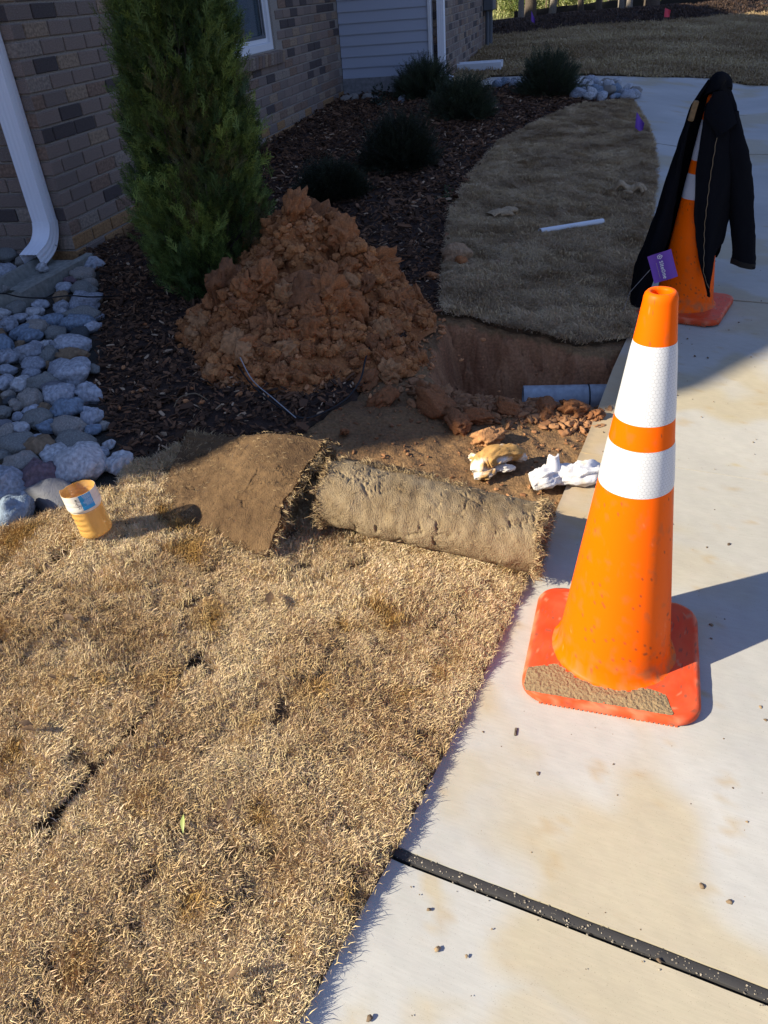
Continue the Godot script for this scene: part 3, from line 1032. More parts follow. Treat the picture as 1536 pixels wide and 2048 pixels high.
func build_lawns() -> void:
	var paint := func(p: Vector2) -> Color: return mix(Color(0.07, 0.042, 0.022), Color(0.16, 0.10, 0.05), 0.5 + noise_b.get_noise_2d(p.x * 9.0, p.y * 9.0))
	tag(inst("near_lawn", patch(near_lawn, 0.02, sod_height, paint, 0.05), M.sod), "", "", "", "structure")
	tag(inst("strip_lawn", patch(strip_lawn, 0.04, sod_height, paint, 0.06), M.sod), "", "", "", "structure")
	tag(inst("back_lawn", patch(back_lawn, 0.14, sod_height, paint, 0.03), M.sod), "", "", "", "structure")
	var kinds := [tuft(1, 16, 0.008, 0.0165, 0.0014, 0.8), tuft(2, 16, 0.009, 0.015, 0.0016, 1.0), tuft(3, 15, 0.007, 0.020, 0.0014, 0.55)]
	var keep := func(p: Vector2) -> float:
		var g := seam_gap(p)
		if g < 0.0135 + 0.005 * noise_a.get_noise_2d(p.x * 9.0, p.y * 9.0): return 0.0
		var hole := noise_b.get_noise_2d(p.x * 17.0, p.y * 17.0) + 0.5 * noise_a.get_noise_2d(p.x * 5.0, p.y * 5.0)
		if hole < -0.34: return 0.0
		return (0.6 if hole < -0.19 else 1.0) * (1.0 + 0.25 * noise_a.get_noise_2d(p.x * 4.0, p.y * 4.0))
	plant("lawn_grass", grow(near_lawn, -0.003), Vector2(-1.55, -2.45), Vector2(0.6, -0.35), 40000.0, kinds, straw_tone, 1.0, keep, 0.0)
	var far_kinds := [tuft(4, 12, 0.012, 0.017, 0.0021, 0.9), tuft(5, 12, 0.012, 0.015, 0.0023, 1.1)]
	var even := func(p: Vector2) -> float: return 1.0 if noise_b.get_noise_2d(p.x * 9.0, p.y * 9.0) > -0.36 else 0.0
	var strip_tone := func(p: Vector2) -> Color:
		var t := 0.5 + 0.8 * noise_a.get_noise_2d(p.x * 1.8, p.y * 3.2) + rng.randfn() * 0.18
		return mix(Color(0.34, 0.225, 0.125), Color(0.66, 0.49, 0.30), t)
	plant("strip_grass", grow(strip_lawn, 0.012), Vector2(0.25, -9.2), Vector2(3.1, -3.1), 15000.0, far_kinds, strip_tone, 1.0, even, 0.0)
	var wide_kinds := [tuft(6, 10, 0.035, 0.032, 0.008, 0.9), tuft(7, 10, 0.04, 0.028, 0.009, 1.1)]
	var back_tone := func(p: Vector2) -> Color:
		var t := 0.45 + 0.8 * noise_a.get_noise_2d(p.x * 0.5, p.y * 0.8) + rng.randfn() * 0.14
		# lighter and darker squares of sod
		t += 0.22 * noise_c.get_noise_2d(p.x * 0.55 + 0.2 * p.y, p.y * 0.5)
		return mix(Color(0.34, 0.235, 0.12), Color(0.64, 0.50, 0.29), t)
	plant("back_grass", back_lawn, Vector2(1.1, -18.8), Vector2(9.6, -9.4), 1100.0, wide_kinds, back_tone, 1.0, func(_p): return 1.0, 0.0)

func build_mulch() -> void:
	# shredded bark: flat splinters of a few shapes and browns
	var kinds := []
	for s in 4:
		var a := Acc.new()
		var w: float = [0.30, 0.16, 0.45, 0.24][s]
		var p := [Vector3(-0.5, 0, -w * 0.5), Vector3(0.35, 0.03, -w * 0.62), Vector3(0.55, 0.0, w * 0.1), Vector3(0.1, 0.06, w * 0.55), Vector3(-0.48, 0.02, w * 0.4)]
		var d := Vector3(0, 0.10, 0)
		for k in range(1, 4): a.tri(p[0] + d, p[k] + d, p[k + 1] + d)
		for k in 5: a.quad(p[k] + d, p[(k + 1) % 5] + d, p[(k + 1) % 5], p[k])
		kinds.append(a.mesh())
	var lists := [[], [], [], []]
	var cols := [[], [], [], []]
	for k in 120000:
		var p := Vector2(rng.randf_range(-1.6, 3.0), rng.randf_range(-10.0, -2.2))
		var near := p.y > -4.6
		if not near and rng.randf() < 0.45: continue
		if not inside(p, mulch_poly): continue
		var i := rng.randi() % 4
		var s := rng.randf_range(0.012, 0.034) * (1.0 if near else 1.35)
		if rng.randf() < 0.05: s *= 1.9
		var h := land(p.x, p.y) + 0.006 + 0.022 * noise_a.get_noise_2d(p.x * 2.6, p.y * 2.6) + 0.012 * noise_b.get_noise_2d(p.x * 10.0, p.y * 10.0)
		var b := Basis.from_euler(Vector3(rng.randfn() * 0.45, rng.randf() * TAU, rng.randfn() * 0.45)) * Basis.from_scale(Vector3.ONE * s)
		lists[i].append(Transform3D(b, Vector3(p.x, h + rng.randf() * 0.012, p.y)))
		var t := rng.randf()
		var c := mix(Color(0.046, 0.023, 0.012), Color(0.20, 0.098, 0.048), t * t)
		if rng.randf() < 0.035: c = Color(0.42, 0.29, 0.18)
		cols[i].append(c)
	for k in 4: tag(scatter("bark_mulch", kinds[k], M.chip, lists[k], cols[k]), "dark brown shredded bark mulch covering the planting bed", "mulch", "", "stuff")

# ---------------------------------------------------------------- beyond the back lawn

func build_back() -> void:
	# a low bank of pine straw under the trees
	var front := PackedVector2Array([Vector2(2.566, -15.029), Vector2(3.203, -15.325), Vector2(4.385, -15.861), Vector2(5.794, -16.141), Vector2(6.669, -16.642), Vector2(8.741, -18.311)])
	var rows := []
	for k in 60:
		var s := k / 59.0 * 5.0
		var i := mini(int(s), 4)
		var f: Vector2 = front[i].lerp(front[i + 1], s - i)
		f.y += 0.1 * noise_a.get_noise_1d(s * 3.0)
		var row := []
		for j in 10:
			var t := j / 9.0
			var p := f + Vector2(0.18, -1.0) * t * 2.2
			row.append(Vector3(p.x, land(p.x, p.y) + 0.03 + sin(PI * minf(t * 1.1, 1.0)) * 0.13 * (1.0 + 0.5 * noise_b.get_noise_2d(p.x * 1.5, p.y * 1.5)) - 0.09 * absf(2 * t - 1) , p.y))
		rows.append(row)
	var a := Acc.new()
	a.col = Color(0.05, 0.033, 0.024)
	a.grid(rows, false, false)
	tag(inst("mulch_bank", a.mesh(), M.soil), "", "", "", "structure")
	var straw := [tuft(61, 10, 0.06, 0.045, 0.012, 1.6)]
	var list := []
	var cols := []
	for k in 5000:
		var r: Array = rows[rng.randi() % 60]
		var j := rng.randi() % 9
		var p: Vector3 = r[j].lerp(r[j + 1], rng.randf()) + Vector3(rng.randfn() * 0.06, 0.005, 0)
		list.append(Transform3D(Basis(Vector3.UP, rng.randf() * TAU), p))
		cols.append(mix(Color(0.04, 0.024, 0.017), Color(0.13, 0.078, 0.05), rng.randf()))
	scatter("pine_straw", straw[0], M.chip, list, cols)
	# black silt fence behind the bank
	var sf := thing("silt_fence", "low black silt fence cloth on thin wooden stakes behind the back lawn", "fence")
	var cloth := []
	for k in 40:
		var s := k / 39.0
		var p := Vector2(3.6, -18.9).lerp(Vector2(11.0, -21.4), s) if s > 0.35 else Vector2(3.6, -18.9).lerp(Vector2(11.0, -21.4), s)
		p.y += 0.06 * noise_a.get_noise_1d(k * 0.9)
		var y := land(p.x, p.y)
		cloth.append([Vector3(p.x, y - 0.05, p.y), Vector3(p.x, y + 0.07, p.y + 0.015), Vector3(p.x, y + 0.15 + 0.03 * noise_a.get_noise_1d(k * 0.5), p.y)])
	var c := Acc.new()
	c.shell(cloth, 0.004)
	inst("fence_cloth", c.mesh(), M.fabric, sf)
	for k in 5:
		var p := Vector2(3.6, -18.9).lerp(Vector2(11.0, -21.4), 0.1 + k * 0.2)
		var s := Acc.new()
		s.rounded(Vector3(p.x, land(p.x, p.y) + 0.28, p.y - 0.03), Vector3(0.03, 0.66, 0.03), 0.003)
		inst("stake", s.mesh(), M.stake, sf)
	# trees: bare trunks in a row, then thin saplings
	var trunks := [[Vector2(3.603, -18.152), 0.05, 0, "thin pale trunk, leftmost of the bare trees by the meter box"], [Vector2(3.853, -18.478), 0.10, 1, "stout dark trunk with a fork low down, nearest the house corner"],
		[Vector2(4.246, -18.256), 0.06, 0, "straight grey young tree standing right of the dark forked trunk"], [Vector2(4.813, -18.121), 0.05, 1, "dark slim tree with a companion stem in the middle of the row"],
		[Vector2(5.087, -17.795), 0.05, 1, "slim dark tree left of the pair of pale trunks"], [Vector2(5.599, -18.003), 0.06, 2, "left one of the pair of pale blotched trunks"],
		[Vector2(5.711, -17.938), 0.06, 2, "right one of the pair of pale blotched trunks"], [Vector2(6.290, -18.314), 0.12, 1, "thick dark trunk wrapped in green vine above the pink flag"],
		[Vector2(6.438, -18.385), 0.045, 1, "narrow dark trunk just right of the vine-wrapped one"], [Vector2(9.223, -20.120), 0.09, 1, "brown trunk at the right end of the row of trees"], [Vector2(9.607, -20.405), 0.08, 0, "grey brown trunk at the far right corner behind the silt fence"]]
	for t in trunks:
		var p: Vector2 = t[0]
		bare_tree(p, t[1], [M.bark_pale, M.bark, M.bark_pale][t[2]], t[3], "bare_tree")
	for k in 24:
		var p := Vector2(rng.randf_range(3.6, 10.5), 0)
		p.y = -19.6 - (p.x - 3.6) * 0.22 - rng.randf() * 2.2
		bare_tree(p, rng.randf_range(0.012, 0.028), M.bark if k % 2 else M.bark_pale, "thin leafless sapling among the trees behind the back lawn", "sapling", "saplings behind the back lawn")
	# green undergrowth: bushy evergreens and vines, lit by the sun
	var spray := twig_spray(71, 14, 0.16, 0.05, 0.02, 0.7)
	for b in [[4.0, -20.6, 0.7, 0.9, "yellow green brush beside the meter box at the house corner"], [5.0, -20.4, 0.9, 0.9, "bright green brush between the grey tree and slim dark tree"], [6.9, -20.2, 0.4, 1.3, "green vine hanging beside the thick dark trunk"], [7.3, -20.9, 0.5, 0.8, "low green brush right of the vine-wrapped trunk"]]:
		var bt := thing("brush", b[4], "brush", on(Vector2(b[0], b[1])))
		var l := []
		var cc := []
		for k in 420:
			var q: Vector3 = Vector3(rng.randfn(), 0, rng.randfn()) * 0.4 * b[2]
			q.y = absf(rng.randfn()) * 0.5 * b[3]
			l.append(Transform3D(Basis.from_euler(Vector3(rng.randfn() * 0.7, rng.randf() * TAU, rng.randfn() * 0.7)), q))
			cc.append(mix(Color(0.07, 0.12, 0.025), Color(0.25, 0.27, 0.06), rng.randf()))
		scatter("foliage", spray, M.leafy, l, cc, bt)
		var st := Acc.new()
		for k in 5:
			var tip := Vector3(rng.randfn() * 0.3, b[3] * 0.8, rng.randfn() * 0.3)
			st.tube([Vector3(tip.x * 0.2, -0.05, tip.z * 0.2), tip * 0.6, tip], [0.012, 0.008, 0.003], 5)
		inst("stem", st.mesh(), M.bark, bt)
	# tufts in the sunny field
	var ft := tuft(81, 12, 0.12, 0.16, 0.012, 0.6)
	var fl := []
	var fc := []
	for k in 9000:
		var p := Vector2(rng.randf_range(2.5, 19.0), rng.randf_range(-34.0, -20.2))
		if p.y > -20.0 - (p.x - 3.6) * 0.25: continue
		fl.append(Transform3D(Basis(Vector3.UP, rng.randf() * TAU) * Basis.from_scale(Vector3.ONE * rng.randf_range(0.5, 1.3)), on(p, -0.04)))
		fc.append(mix(Color(0.22, 0.27, 0.08), Color(0.52, 0.48, 0.22), clampf(0.5 + noise_a.get_noise_2d(p.x * 0.7, p.y * 0.7) + rng.randfn() * 0.2, 0, 1)))
	tag(scatter("field_grass", ft, M.leafy, fl, fc), "sunny green field grass beyond the trees", "grass", "", "stuff")

func bare_tree(p: Vector2, r: float, m: Material, label: String, called: String, group := "") -> void:
	var t := thing(called, label, "tree", on(p, -0.03), Basis(), group)
	var tall := 7.0 if r > 0.04 else rng.randf_range(2.0, 3.4)
	var lean := Vector3(rng.randfn() * 0.05, 0, rng.randfn() * 0.05)
	var pts := []
	var rad := []
	for k in 9:
		var f := k / 8.0
		pts.append(Vector3(0, tall * f, 0) + lean * tall * f + Vector3(noise_a.get_noise_2d(p.x * 9.0, f * 3.0), 0, noise_a.get_noise_2d(p.y * 9.0, f * 3.0 + 20.0)) * 0.14 * f)
		rad.append(r * (1.0 - 0.75 * f) * (1.35 if k == 0 else 1.0))
	var a := Acc.new()
	a.tube(pts, rad, 9)
	inst("trunk", a.mesh(), m, t)
	var b := Acc.new()
	var n := 12 if r > 0.04 else 9
	for k in n:
		var f := rng.randf_range(0.12 if r < 0.04 or rng.randf() < 0.3 else 0.4, 0.95)
		var o: Vector3 = pts[int(f * 8)].lerp(pts[mini(int(f * 8) + 1, 8)], f * 8 - int(f * 8))
		var yaw := rng.randf() * TAU
		var d := Vector3(cos(yaw), rng.randf_range(0.5, 1.3), sin(yaw)).normalized()
		var len := tall * 0.22 * (1.2 - f) + 0.25
		var q := o + d * len * 0.5 + Vector3(rng.randfn(), rng.randfn(), rng.randfn()) * 0.06
		var e := q + (d + Vector3(rng.randfn(), rng.randfn() + 0.5, rng.randfn()) * 0.4).normalized() * len * 0.5
		var r1 := r * (1.0 - 0.75 * f) * 0.45 + 0.002
		b.tube([o, q, e], [r1, r1 * 0.6, r1 * 0.2], 5, false)
		for j in 2:
			var g := q.lerp(e, rng.randf())
			b.tube([g, g + Vector3(rng.randfn(), rng.randf() + 0.2, rng.randfn()) * len * 0.25], [r1 * 0.4, r1 * 0.12], 4, false)
	inst("branches", b.mesh(), m, t)

# a little branch with flat leaves or scale sprays
func twig_spray(sd: int, leaves: int, length: float, leaf: float, width: float, fan: float) -> ArrayMesh:
	var r := RandomNumberGenerator.new()
	r.seed = sd
	var a := Acc.new()
	a.col = Color(0.5, 0.42, 0.35)
	a.tube([Vector3.ZERO, Vector3(0, length * 0.5, r.randfn() * 0.01), Vector3(0, length, 0)], [0.0022, 0.0014, 0.0006], 3, false)
	for k in leaves:
		var f := (k + 0.6) / leaves
		var o := Vector3(0, length * f, 0)
		var yaw := (PI if k % 2 else 0.0) + r.randfn() * fan
		var d := Vector3(cos(yaw), r.randf_range(0.5, 1.1), sin(yaw)).normalized()
		var s := d.cross(Vector3(sin(yaw), 0.2, -cos(yaw))).normalized() * width * 0.5
		var l := leaf * r.randf_range(0.7, 1.2) * (1.0 - 0.45 * f)
		var v := r.randf_range(0.75, 1.15)
		a.col = Color(v, v, v)
		var n := d.cross(s).normalized()
		var i := a.put(o, n); a.put(o + d * l * 0.5 + s, n); a.put(o + d * l, n); a.put(o + d * l * 0.5 - s, n)
		a.I.append_array([i, i + 1, i + 2, i, i + 2, i + 3])
	return a.mesh()

# ---------------------------------------------------------------- the heap of clay

func build_mound() -> void:
	var root := thing("clay_mound", "heap of orange red clay clods dug from the pit beside the evergreen", "dirt mound")
	var outline := PackedVector2Array()
	for k in 40:
		var a := TAU * k / 40
		var d := 0.05
		var dir := Vector2(cos(a), sin(a))
		while d < 1.2 and mound_height(Vector2(-0.25, -3.25) + dir * d) > 0.012: d += 0.02
		outline.append(Vector2(-0.25, -3.25) + dir * d)
	var hf := func(p: Vector2) -> float:
		var m := mound_height(p)
		return land(p.x, p.y) + m - 0.015 + minf(m * 5.0, 1.0) * (0.08 * noise_b.get_noise_2d(p.x * 5.0, p.y * 5.0) - 0.018 * noise_c.get_noise_2d(p.x * 22.0, p.y * 22.0) + 0.014 * noise_b.get_noise_2d(p.x * 34.0, p.y * 34.0) - 0.012)
	var pf := func(p: Vector2) -> Color: return mix(Color(0.40, 0.145, 0.045), Color(0.58, 0.235, 0.078), 0.5 + noise_b.get_noise_2d(p.x * 5.0, p.y * 5.0))
	inst("heap", patch(outline, 0.011, hf, pf), M.soil, root)
	var shapes := []
	for k in 9: shapes.append(blob(100 + k, Vector3(1.0, 0.82, 0.9), 0.34, 1.5, 0.30, 28, 18, 4).mesh())
	var mats := [M.clay, M.clay, M.clay_dark, M.clay, mat(lin(0.58, 0.28, 0.115), 0.95, "clay", "rough", 5.0, 1.0)]
	var n := 0
	for tries in 6000:
		if n >= 285: break
		var p := Vector2(rng.randf_range(-0.95, 0.5), rng.randf_range(-4.1, -2.6))
		var m := mound_height(p)
		if m < 0.015 or (p.y < -3.85 and rng.randf() < 0.7): continue
		var s := 0.024 + 0.072 * pow(rng.randf(), 2.2) * clampf(m * 5.0, 0.35, 1.0)
		var o := inst("clod", shapes[rng.randi() % 9], mats[rng.randi() % 5], root)
		o.transform = Transform3D(Basis.from_euler(Vector3(rng.randf() * TAU, rng.randf() * TAU, rng.randf() * TAU)) * Basis.from_scale(Vector3(s, s * rng.randf_range(0.7, 1.0), s * rng.randf_range(0.8, 1.3))), Vector3(p.x, hf.call(p) + s * rng.randf_range(-0.15, 0.45), p.y))
		n += 1
	var mid := [blob(150, Vector3(1.1, 0.8, 0.95), 0.36, 1.5, 0.28, 16, 11, 4).mesh(), blob(151, Vector3(0.95, 0.85, 1.15), 0.36, 1.5, 0.28, 16, 11, 4).mesh()]
	for half in 2:
		var ml := []
		var mc := []
		while ml.size() < 420:
			var p := Vector2(rng.randf_range(-0.95, 0.5), rng.randf_range(-4.1, -2.6))
			var m := mound_height(p)
			if m < 0.01: continue
			var s := 0.012 + 0.016 * rng.randf()
			ml.append(Transform3D(Basis.from_euler(Vector3(rng.randf() * TAU, rng.randf() * TAU, 0)) * Basis.from_scale(Vector3.ONE * s), Vector3(p.x, hf.call(p) + s * rng.randf_range(0.0, 1.2), p.y)))
			mc.append(mix(Color(0.42, 0.155, 0.05), Color(0.70, 0.295, 0.10), rng.randf()))
		scatter("small_clods", mid[half], M.soil, ml, mc, root)
	var list := []
	var cols := []
	var crumb := blob(140, Vector3(1.2, 0.8, 0.9), 0.6, 1.3, 0.2, 11, 8, 6).mesh()
	while list.size() < 2600:
		var p := Vector2(rng.randf_range(-1.0, 0.5), rng.randf_range(-4.1, -2.55))
		var m := mound_height(p)
		if m <= 0.0 and rng.randf() < 0.965: continue
		var s := 0.003 + 0.010 * pow(rng.randf(), 2.2)
		list.append(Transform3D(Basis.from_euler(Vector3(rng.randf() * TAU, rng.randf() * TAU, 0)) * Basis.from_scale(Vector3.ONE * s), Vector3(p.x, (hf.call(p) if m > 0.0 else land(p.x, p.y) + 0.012) + s * 0.4, p.y)))
		cols.append(mix(Color(0.34, 0.135, 0.05), Color(0.54, 0.245, 0.10), rng.randf()))
	scatter("crumbs", crumb, M.chip, list, cols, root)

	var round := []
	for k in 6: round.append(blob(160 + k, Vector3(1.0, 0.72, 0.85), 0.30, 1.4, 0.20, 30, 20, 4).mesh())
	# lumps lying apart from the heap, and along the lip of the pit
	var lumps := [[Vector2(0.217, -2.572), 0.085, 1, "large orange clay clod with roots on the near lip of the pit"], [Vector2(0.115, -3.203), 0.075, 0, "rounded pale orange clay clod at the right foot of the heap"], [Vector2(0.388, -2.356), 0.055, 4, "sunlit ochre clay clod behind the stained towel"],
		[Vector2(-0.031, -2.761), 0.05, 1, "dark upright clod beside the thin black tube"], [Vector2(0.040, -2.624), 0.055, 1, "flat brown clod at the near left corner of the pit"], [Vector2(0.293, -2.451), 0.05, 1, "brown clod right below the largest clod on the pit lip"], [Vector2(0.365, -2.506), 0.05, 1, "jagged clod in the middle of the pit lip ridge"],
		[Vector2(0.497, -2.566), 0.05, 1, "dark clod at the left end of the buried pipe"], [Vector2(0.641, -2.569), 0.05, 1, "low dark clod in front of the grey pipe"], [Vector2(0.756, -2.567), 0.06, 1, "broad brown clod in front of the pipe, nearest the walk"], [Vector2(0.815, -2.537), 0.035, 1, "clod wedged against the edge of the concrete walk"],
		[Vector2(-0.114, -2.392), 0.02, 1, "lone small clod on the smooth bare earth"], [Vector2(-0.321, -2.263), 0.03, 1, "small clod behind the folded sod piece"], [Vector2(0.355, -3.859), 0.035, 0, "little pink clay clod under the pale muddy stone"]]
	for l in lumps:
		var o := inst("clay_clod", round[rng.randi() % 6], mats[2] if l[2] == 1 else mats[l[2]])
		tag(o, l[3], "clod", "clay clods around the pit")
		var s: float = l[1]
		var y := land(l[0].x, l[0].y)
		o.transform = Transform3D(Basis.from_euler(Vector3(rng.randf() * 0.6, rng.randf() * TAU, rng.randf() * 0.6)) * Basis.from_scale(Vector3(s * 1.1, s * 0.85, s)), Vector3(l[0].x, y + s * 0.22, l[0].y))
	var list2 := []
	var cols2 := []
	for k in 3600:
		var e := rng.randf()
		var a: Vector2 = Vector2(0.176, -2.665)
		var b: Vector2 = Vector2(0.845, -2.539)
		var p := a.lerp(b, e) + Vector2(rng.randfn() * 0.05, rng.randfn() * 0.055)
		if k > 2500: p = Vector2(rng.randf_range(-0.3, 0.85), rng.randf_range(-3.1, -1.95))
		if not inside(p, soil_poly): continue
		var s := (0.003 + 0.020 * pow(rng.randf(), 4.0)) if k <= 2500 else 0.002 + 0.006 * pow(rng.randf(), 3.0)
		list2.append(Transform3D(Basis.from_euler(Vector3(rng.randf() * TAU, rng.randf() * TAU, 0)) * Basis.from_scale(Vector3(s, s * 0.8, s)), Vector3(p.x, soil_height(p) + s * 0.4, p.y)))
		cols2.append(mix(Color(0.20, 0.088, 0.038), Color(0.34, 0.17, 0.075), rng.randf()))
	scatter("clay_crumbs", crumb, M.chip, list2, cols2)

# ---------------------------------------------------------------- the two pieces of sod folded back

func sod_surface(p: Vector3) -> float:
	return 0.004 * noise_b.get_noise_3dv(p * 16.0) + 0.005 * noise_a.get_noise_3dv(p * 4.0) + 0.002 * noise_a.get_noise_3dv(p * 24.0) - 0.006 * smoothstep(-0.945, -0.99, noise_crack.get_noise_3dv(p * 6.5 + Vector3(1, 1, 1) * noise_b.get_noise_3dv(p * 9.0) * 0.5)) * smoothstep(0.0, 0.25, noise_a.get_noise_3dv(p * 5.0 + Vector3(7, 0, 0)))

func sod_paint(acc: Acc, lo: Color, hi: Color) -> void:
	for k in acc.V.size():
		var p := acc.V[k]
		var t := 0.5 + 0.8 * noise_a.get_noise_3dv(p * 4.0) + 0.5 * noise_b.get_noise_3dv(p * 25.0)
		acc.C[k] = mix(lo, hi, t)

func straws(on_rows: Array, n: int, called: String, parent: Node, seedling: int) -> void:
	# dead roots and straw stuck to the underside of the sod
	var m := tuft(seedling, 2, 0.004, 0.020, 0.0010, 0.5)
	var l := []
	var c := []
	for k in n:
		var r := rng.randi() % (on_rows.size() - 1)
		var q: int = rng.randi() % (on_rows[0].size() - 1)
		var a: Vector3 = on_rows[r][q]
		var p := a.lerp(on_rows[r + 1][q + 1], rng.randf())
		var nn: Vector3 = (on_rows[r + 1][q] - a).cross(on_rows[r][q + 1] - a).normalized()
		if nn.dot(Vector3(0, 0.6, 0.8)) < 0.0: nn = -nn
		var b := Basis(Quaternion(Vector3.UP, nn)) * Basis(Vector3.UP, rng.randf() * TAU) * Basis(Vector3.RIGHT, rng.randf_range(1.35, 1.58))
		l.append(Transform3D(b, p + nn * 0.003))
		c.append(mix(Color(0.22, 0.14, 0.07), Color(0.58, 0.44, 0.24), rng.randf()))
	scatter(called, m, M.blade, l, c, parent)

func fringe(line: Array, out: Vector3, n: int, parent: Node, sd: int) -> void:
	var m := tuft(sd, 8, 0.007, 0.022, 0.0016, 0.9)
	var l := []
	var c := []
	for k in n:
		var s := rng.randf() * (line.size() - 1)
		var p: Vector3 = line[int(s)].lerp(line[mini(int(s) + 1, line.size() - 1)], s - int(s))
		var d := (out + Vector3(rng.randfn(), rng.randfn(), rng.randfn()) * 0.45).normalized()
		l.append(Transform3D(Basis(Quaternion(Vector3.UP, d)) * Basis(Vector3.UP, rng.randf() * TAU), p + Vector3(rng.randfn(), rng.randfn(), rng.randfn()) * 0.006))
		c.append(mix(Color(0.22, 0.145, 0.075), Color(0.52, 0.38, 0.20), rng.randf()))
	scatter("straw_fringe", m, M.blade, l, c, parent)

func build_sod_rolls() -> void:
	# left: a flap folded over, its right end open
	var f := thing("folded_sod", "folded flap of brown sod, soil side up, left of the sod roll", "sod", Vector3.ZERO, Basis(), "pieces of sod folded back from the pit")
	var FL: Vector3 = Vector3(-0.690, 0.146, -1.942)
	var FR: Vector3 = Vector3(-0.340, 0.099, -1.686)
	var BL: Vector3 = Vector3(-0.648, 0.191, -2.299)
	var BR: Vector3 = Vector3(-0.159, 0.231, -2.034)
	var rows := []
	var nu := 170
	var nt := 170
	for i in nu:
		var u := float(i) / (nu - 1)
		var F := FL.lerp(FR, u) + Vector3(0, 0.0, 0.015 * sin(u * PI))
		var B := BL.lerp(BR, u)
		F.y = land(F.x, F.z) + lerpf(0.012, 0.035, u)
		var hb := lerpf(0.022, 0.155, smoothstep(0.0, 0.9, u))
		var row := []
		for j in nt:
			var t := float(j) / (nt - 1)
			var p: Vector3
			if t < 0.78:
				var s := t / 0.78
				p = F.lerp(B, s)
				p.y = land(p.x, p.z) + lerpf(0.014, 0.03, u) + hb * pow(sin(s * PI * 0.5), 0.75)
			else:
				var s := (t - 0.78) / 0.22
				var back := (B - F).normalized()
				p = B + back * 0.06 * sin(s * PI * 0.55)
				p.y = land(p.x, p.z) + 0.02 + hb * (cos(s * PI * 0.5))
			p.y += sod_surface(p)
			p += Vector3(1, 0, 0.4) * 0.018 * noise_b.get_noise_2d(u * 0.0 + t * 6.0, 4.0) * smoothstep(0.8, 1.0, u)
			row.append(p)
		rows.append(row)
	var a := Acc.new()
	a.shell(rows, 0.042, false)
	sod_paint(a, Color(0.13, 0.072, 0.032), Color(0.25, 0.148, 0.068))
	inst("soil_side", a.mesh(), M.sod, f)
	straws(rows, 700, "roots", f, 51)
	var edge := []
	for p in rows[nu - 1]: edge.append(p + Vector3(0.0, -0.015, 0.0))
	fringe(edge, Vector3(0.6, -0.35, 0.3), 190, f, 52)
	var back := []
	for i in nu: back.append(rows[i][nt - 1])
	fringe(back, Vector3(-0.1, 0.5, -0.6), 140, f, 53)
	var frontl := []
	for i in nu: frontl.append(rows[i][0])
	fringe(frontl, Vector3(0, 0.2, 0.8), 60, f, 54)
	# right: a piece rolled up
	var r := thing("sod_roll", "rolled piece of pale brown sod lying across the lawn by the walk", "sod", Vector3.ZERO, Basis(), "pieces of sod folded back from the pit")
	var A: Vector3 = Vector3(-0.151, 0.166, -1.896)
	var B: Vector3 = Vector3(0.431, 0.077, -1.699)
	var ax := (B - A).normalized()
	var sd := ax.cross(Vector3.UP).normalized()
	rows = []
	nu = 220
	nt = 190
	for i in nu:
		var u := float(i) / (nu - 1)
		var c := A.lerp(B, u)
		c.y = land(c.x, c.z) + 0.092 + 0.010 * noise_a.get_noise_1d(u * 3.0)
		var row := []
		for j in nt:
			var t := float(j) / (nt - 1)
			var ph := -1.0 + t * TAU * 1.45
			var rr := lerpf(0.112, 0.060, pow(t, 1.3))
			var wide := 1.26 + 0.05 * noise_a.get_noise_1d(u * 4.0 + 9.0)
			var n := sd * (-cos(ph)) * wide + Vector3.UP * sin(ph) * 0.86
			var p := c + n * rr
			p += n * sod_surface(p)
			p += ax * 0.022 * noise_b.get_noise_2d(t * 9.0, u * 0.5) * (smoothstep(0.85, 1.0, u) + smoothstep(0.15, 0.0, u))
			row.append(p)
		rows.append(row)
	a = Acc.new()
	a.shell(rows, 0.026, true)
	sod_paint(a, Color(0.25, 0.168, 0.086), Color(0.47, 0.35, 0.205))
	inst("soil_side", a.mesh(), M.sod, r)
	var outer := []
	for row in rows: outer.append(row.slice(0, 90))
	straws(outer, 450, "roots", r, 55)
	var e0 := []
	var e1 := []
	for j in nt: e0.append(rows[0][j]); e1.append(rows[nu - 1][j])
	fringe(e1, ax + Vector3(0, 0.1, 0), 340, r, 56)
	fringe(e0, -ax, 200, r, 57)
	var top := []
	for i in range(28, 140): top.append(rows[i][40] + Vector3(0, -0.012, 0))
	fringe(top, Vector3(-0.1, 0.7, -0.7), 240, r, 58)

# ---------------------------------------------------------------- evergreen and shrubs

func scale_spray(sd: int) -> ArrayMesh:
	# the flat ferny spray of an arborvitae
	var r := RandomNumberGenerator.new()
	r.seed = sd
	var a := Acc.new()
	var L := 0.075
	for k in 6:
		var f := 0.10 + 0.80 * k / 5.0
		for s in [-1.0, 1.0]:
			var o := Vector3(0, L * (f + s * 0.03), 0.004 * r.randfn())
			var ang: float = s * r.randf_range(0.40, 0.75)
			var len := L * (0.46 - 0.30 * f) * r.randf_range(0.75, 1.25)
			var d := Vector3(sin(ang), cos(ang), r.randfn() * 0.25)
			ribbon(a, r, o, d, len, 0.0030)
			var an2: float = ang + s * 0.6
			ribbon(a, r, o + d * len * 0.45, Vector3(sin(an2), cos(an2), r.randfn() * 0.2), len * 0.45, 0.0026)
	ribbon(a, r, Vector3.ZERO, Vector3(0, 1, 0), L, 0.004)
	return a.mesh()

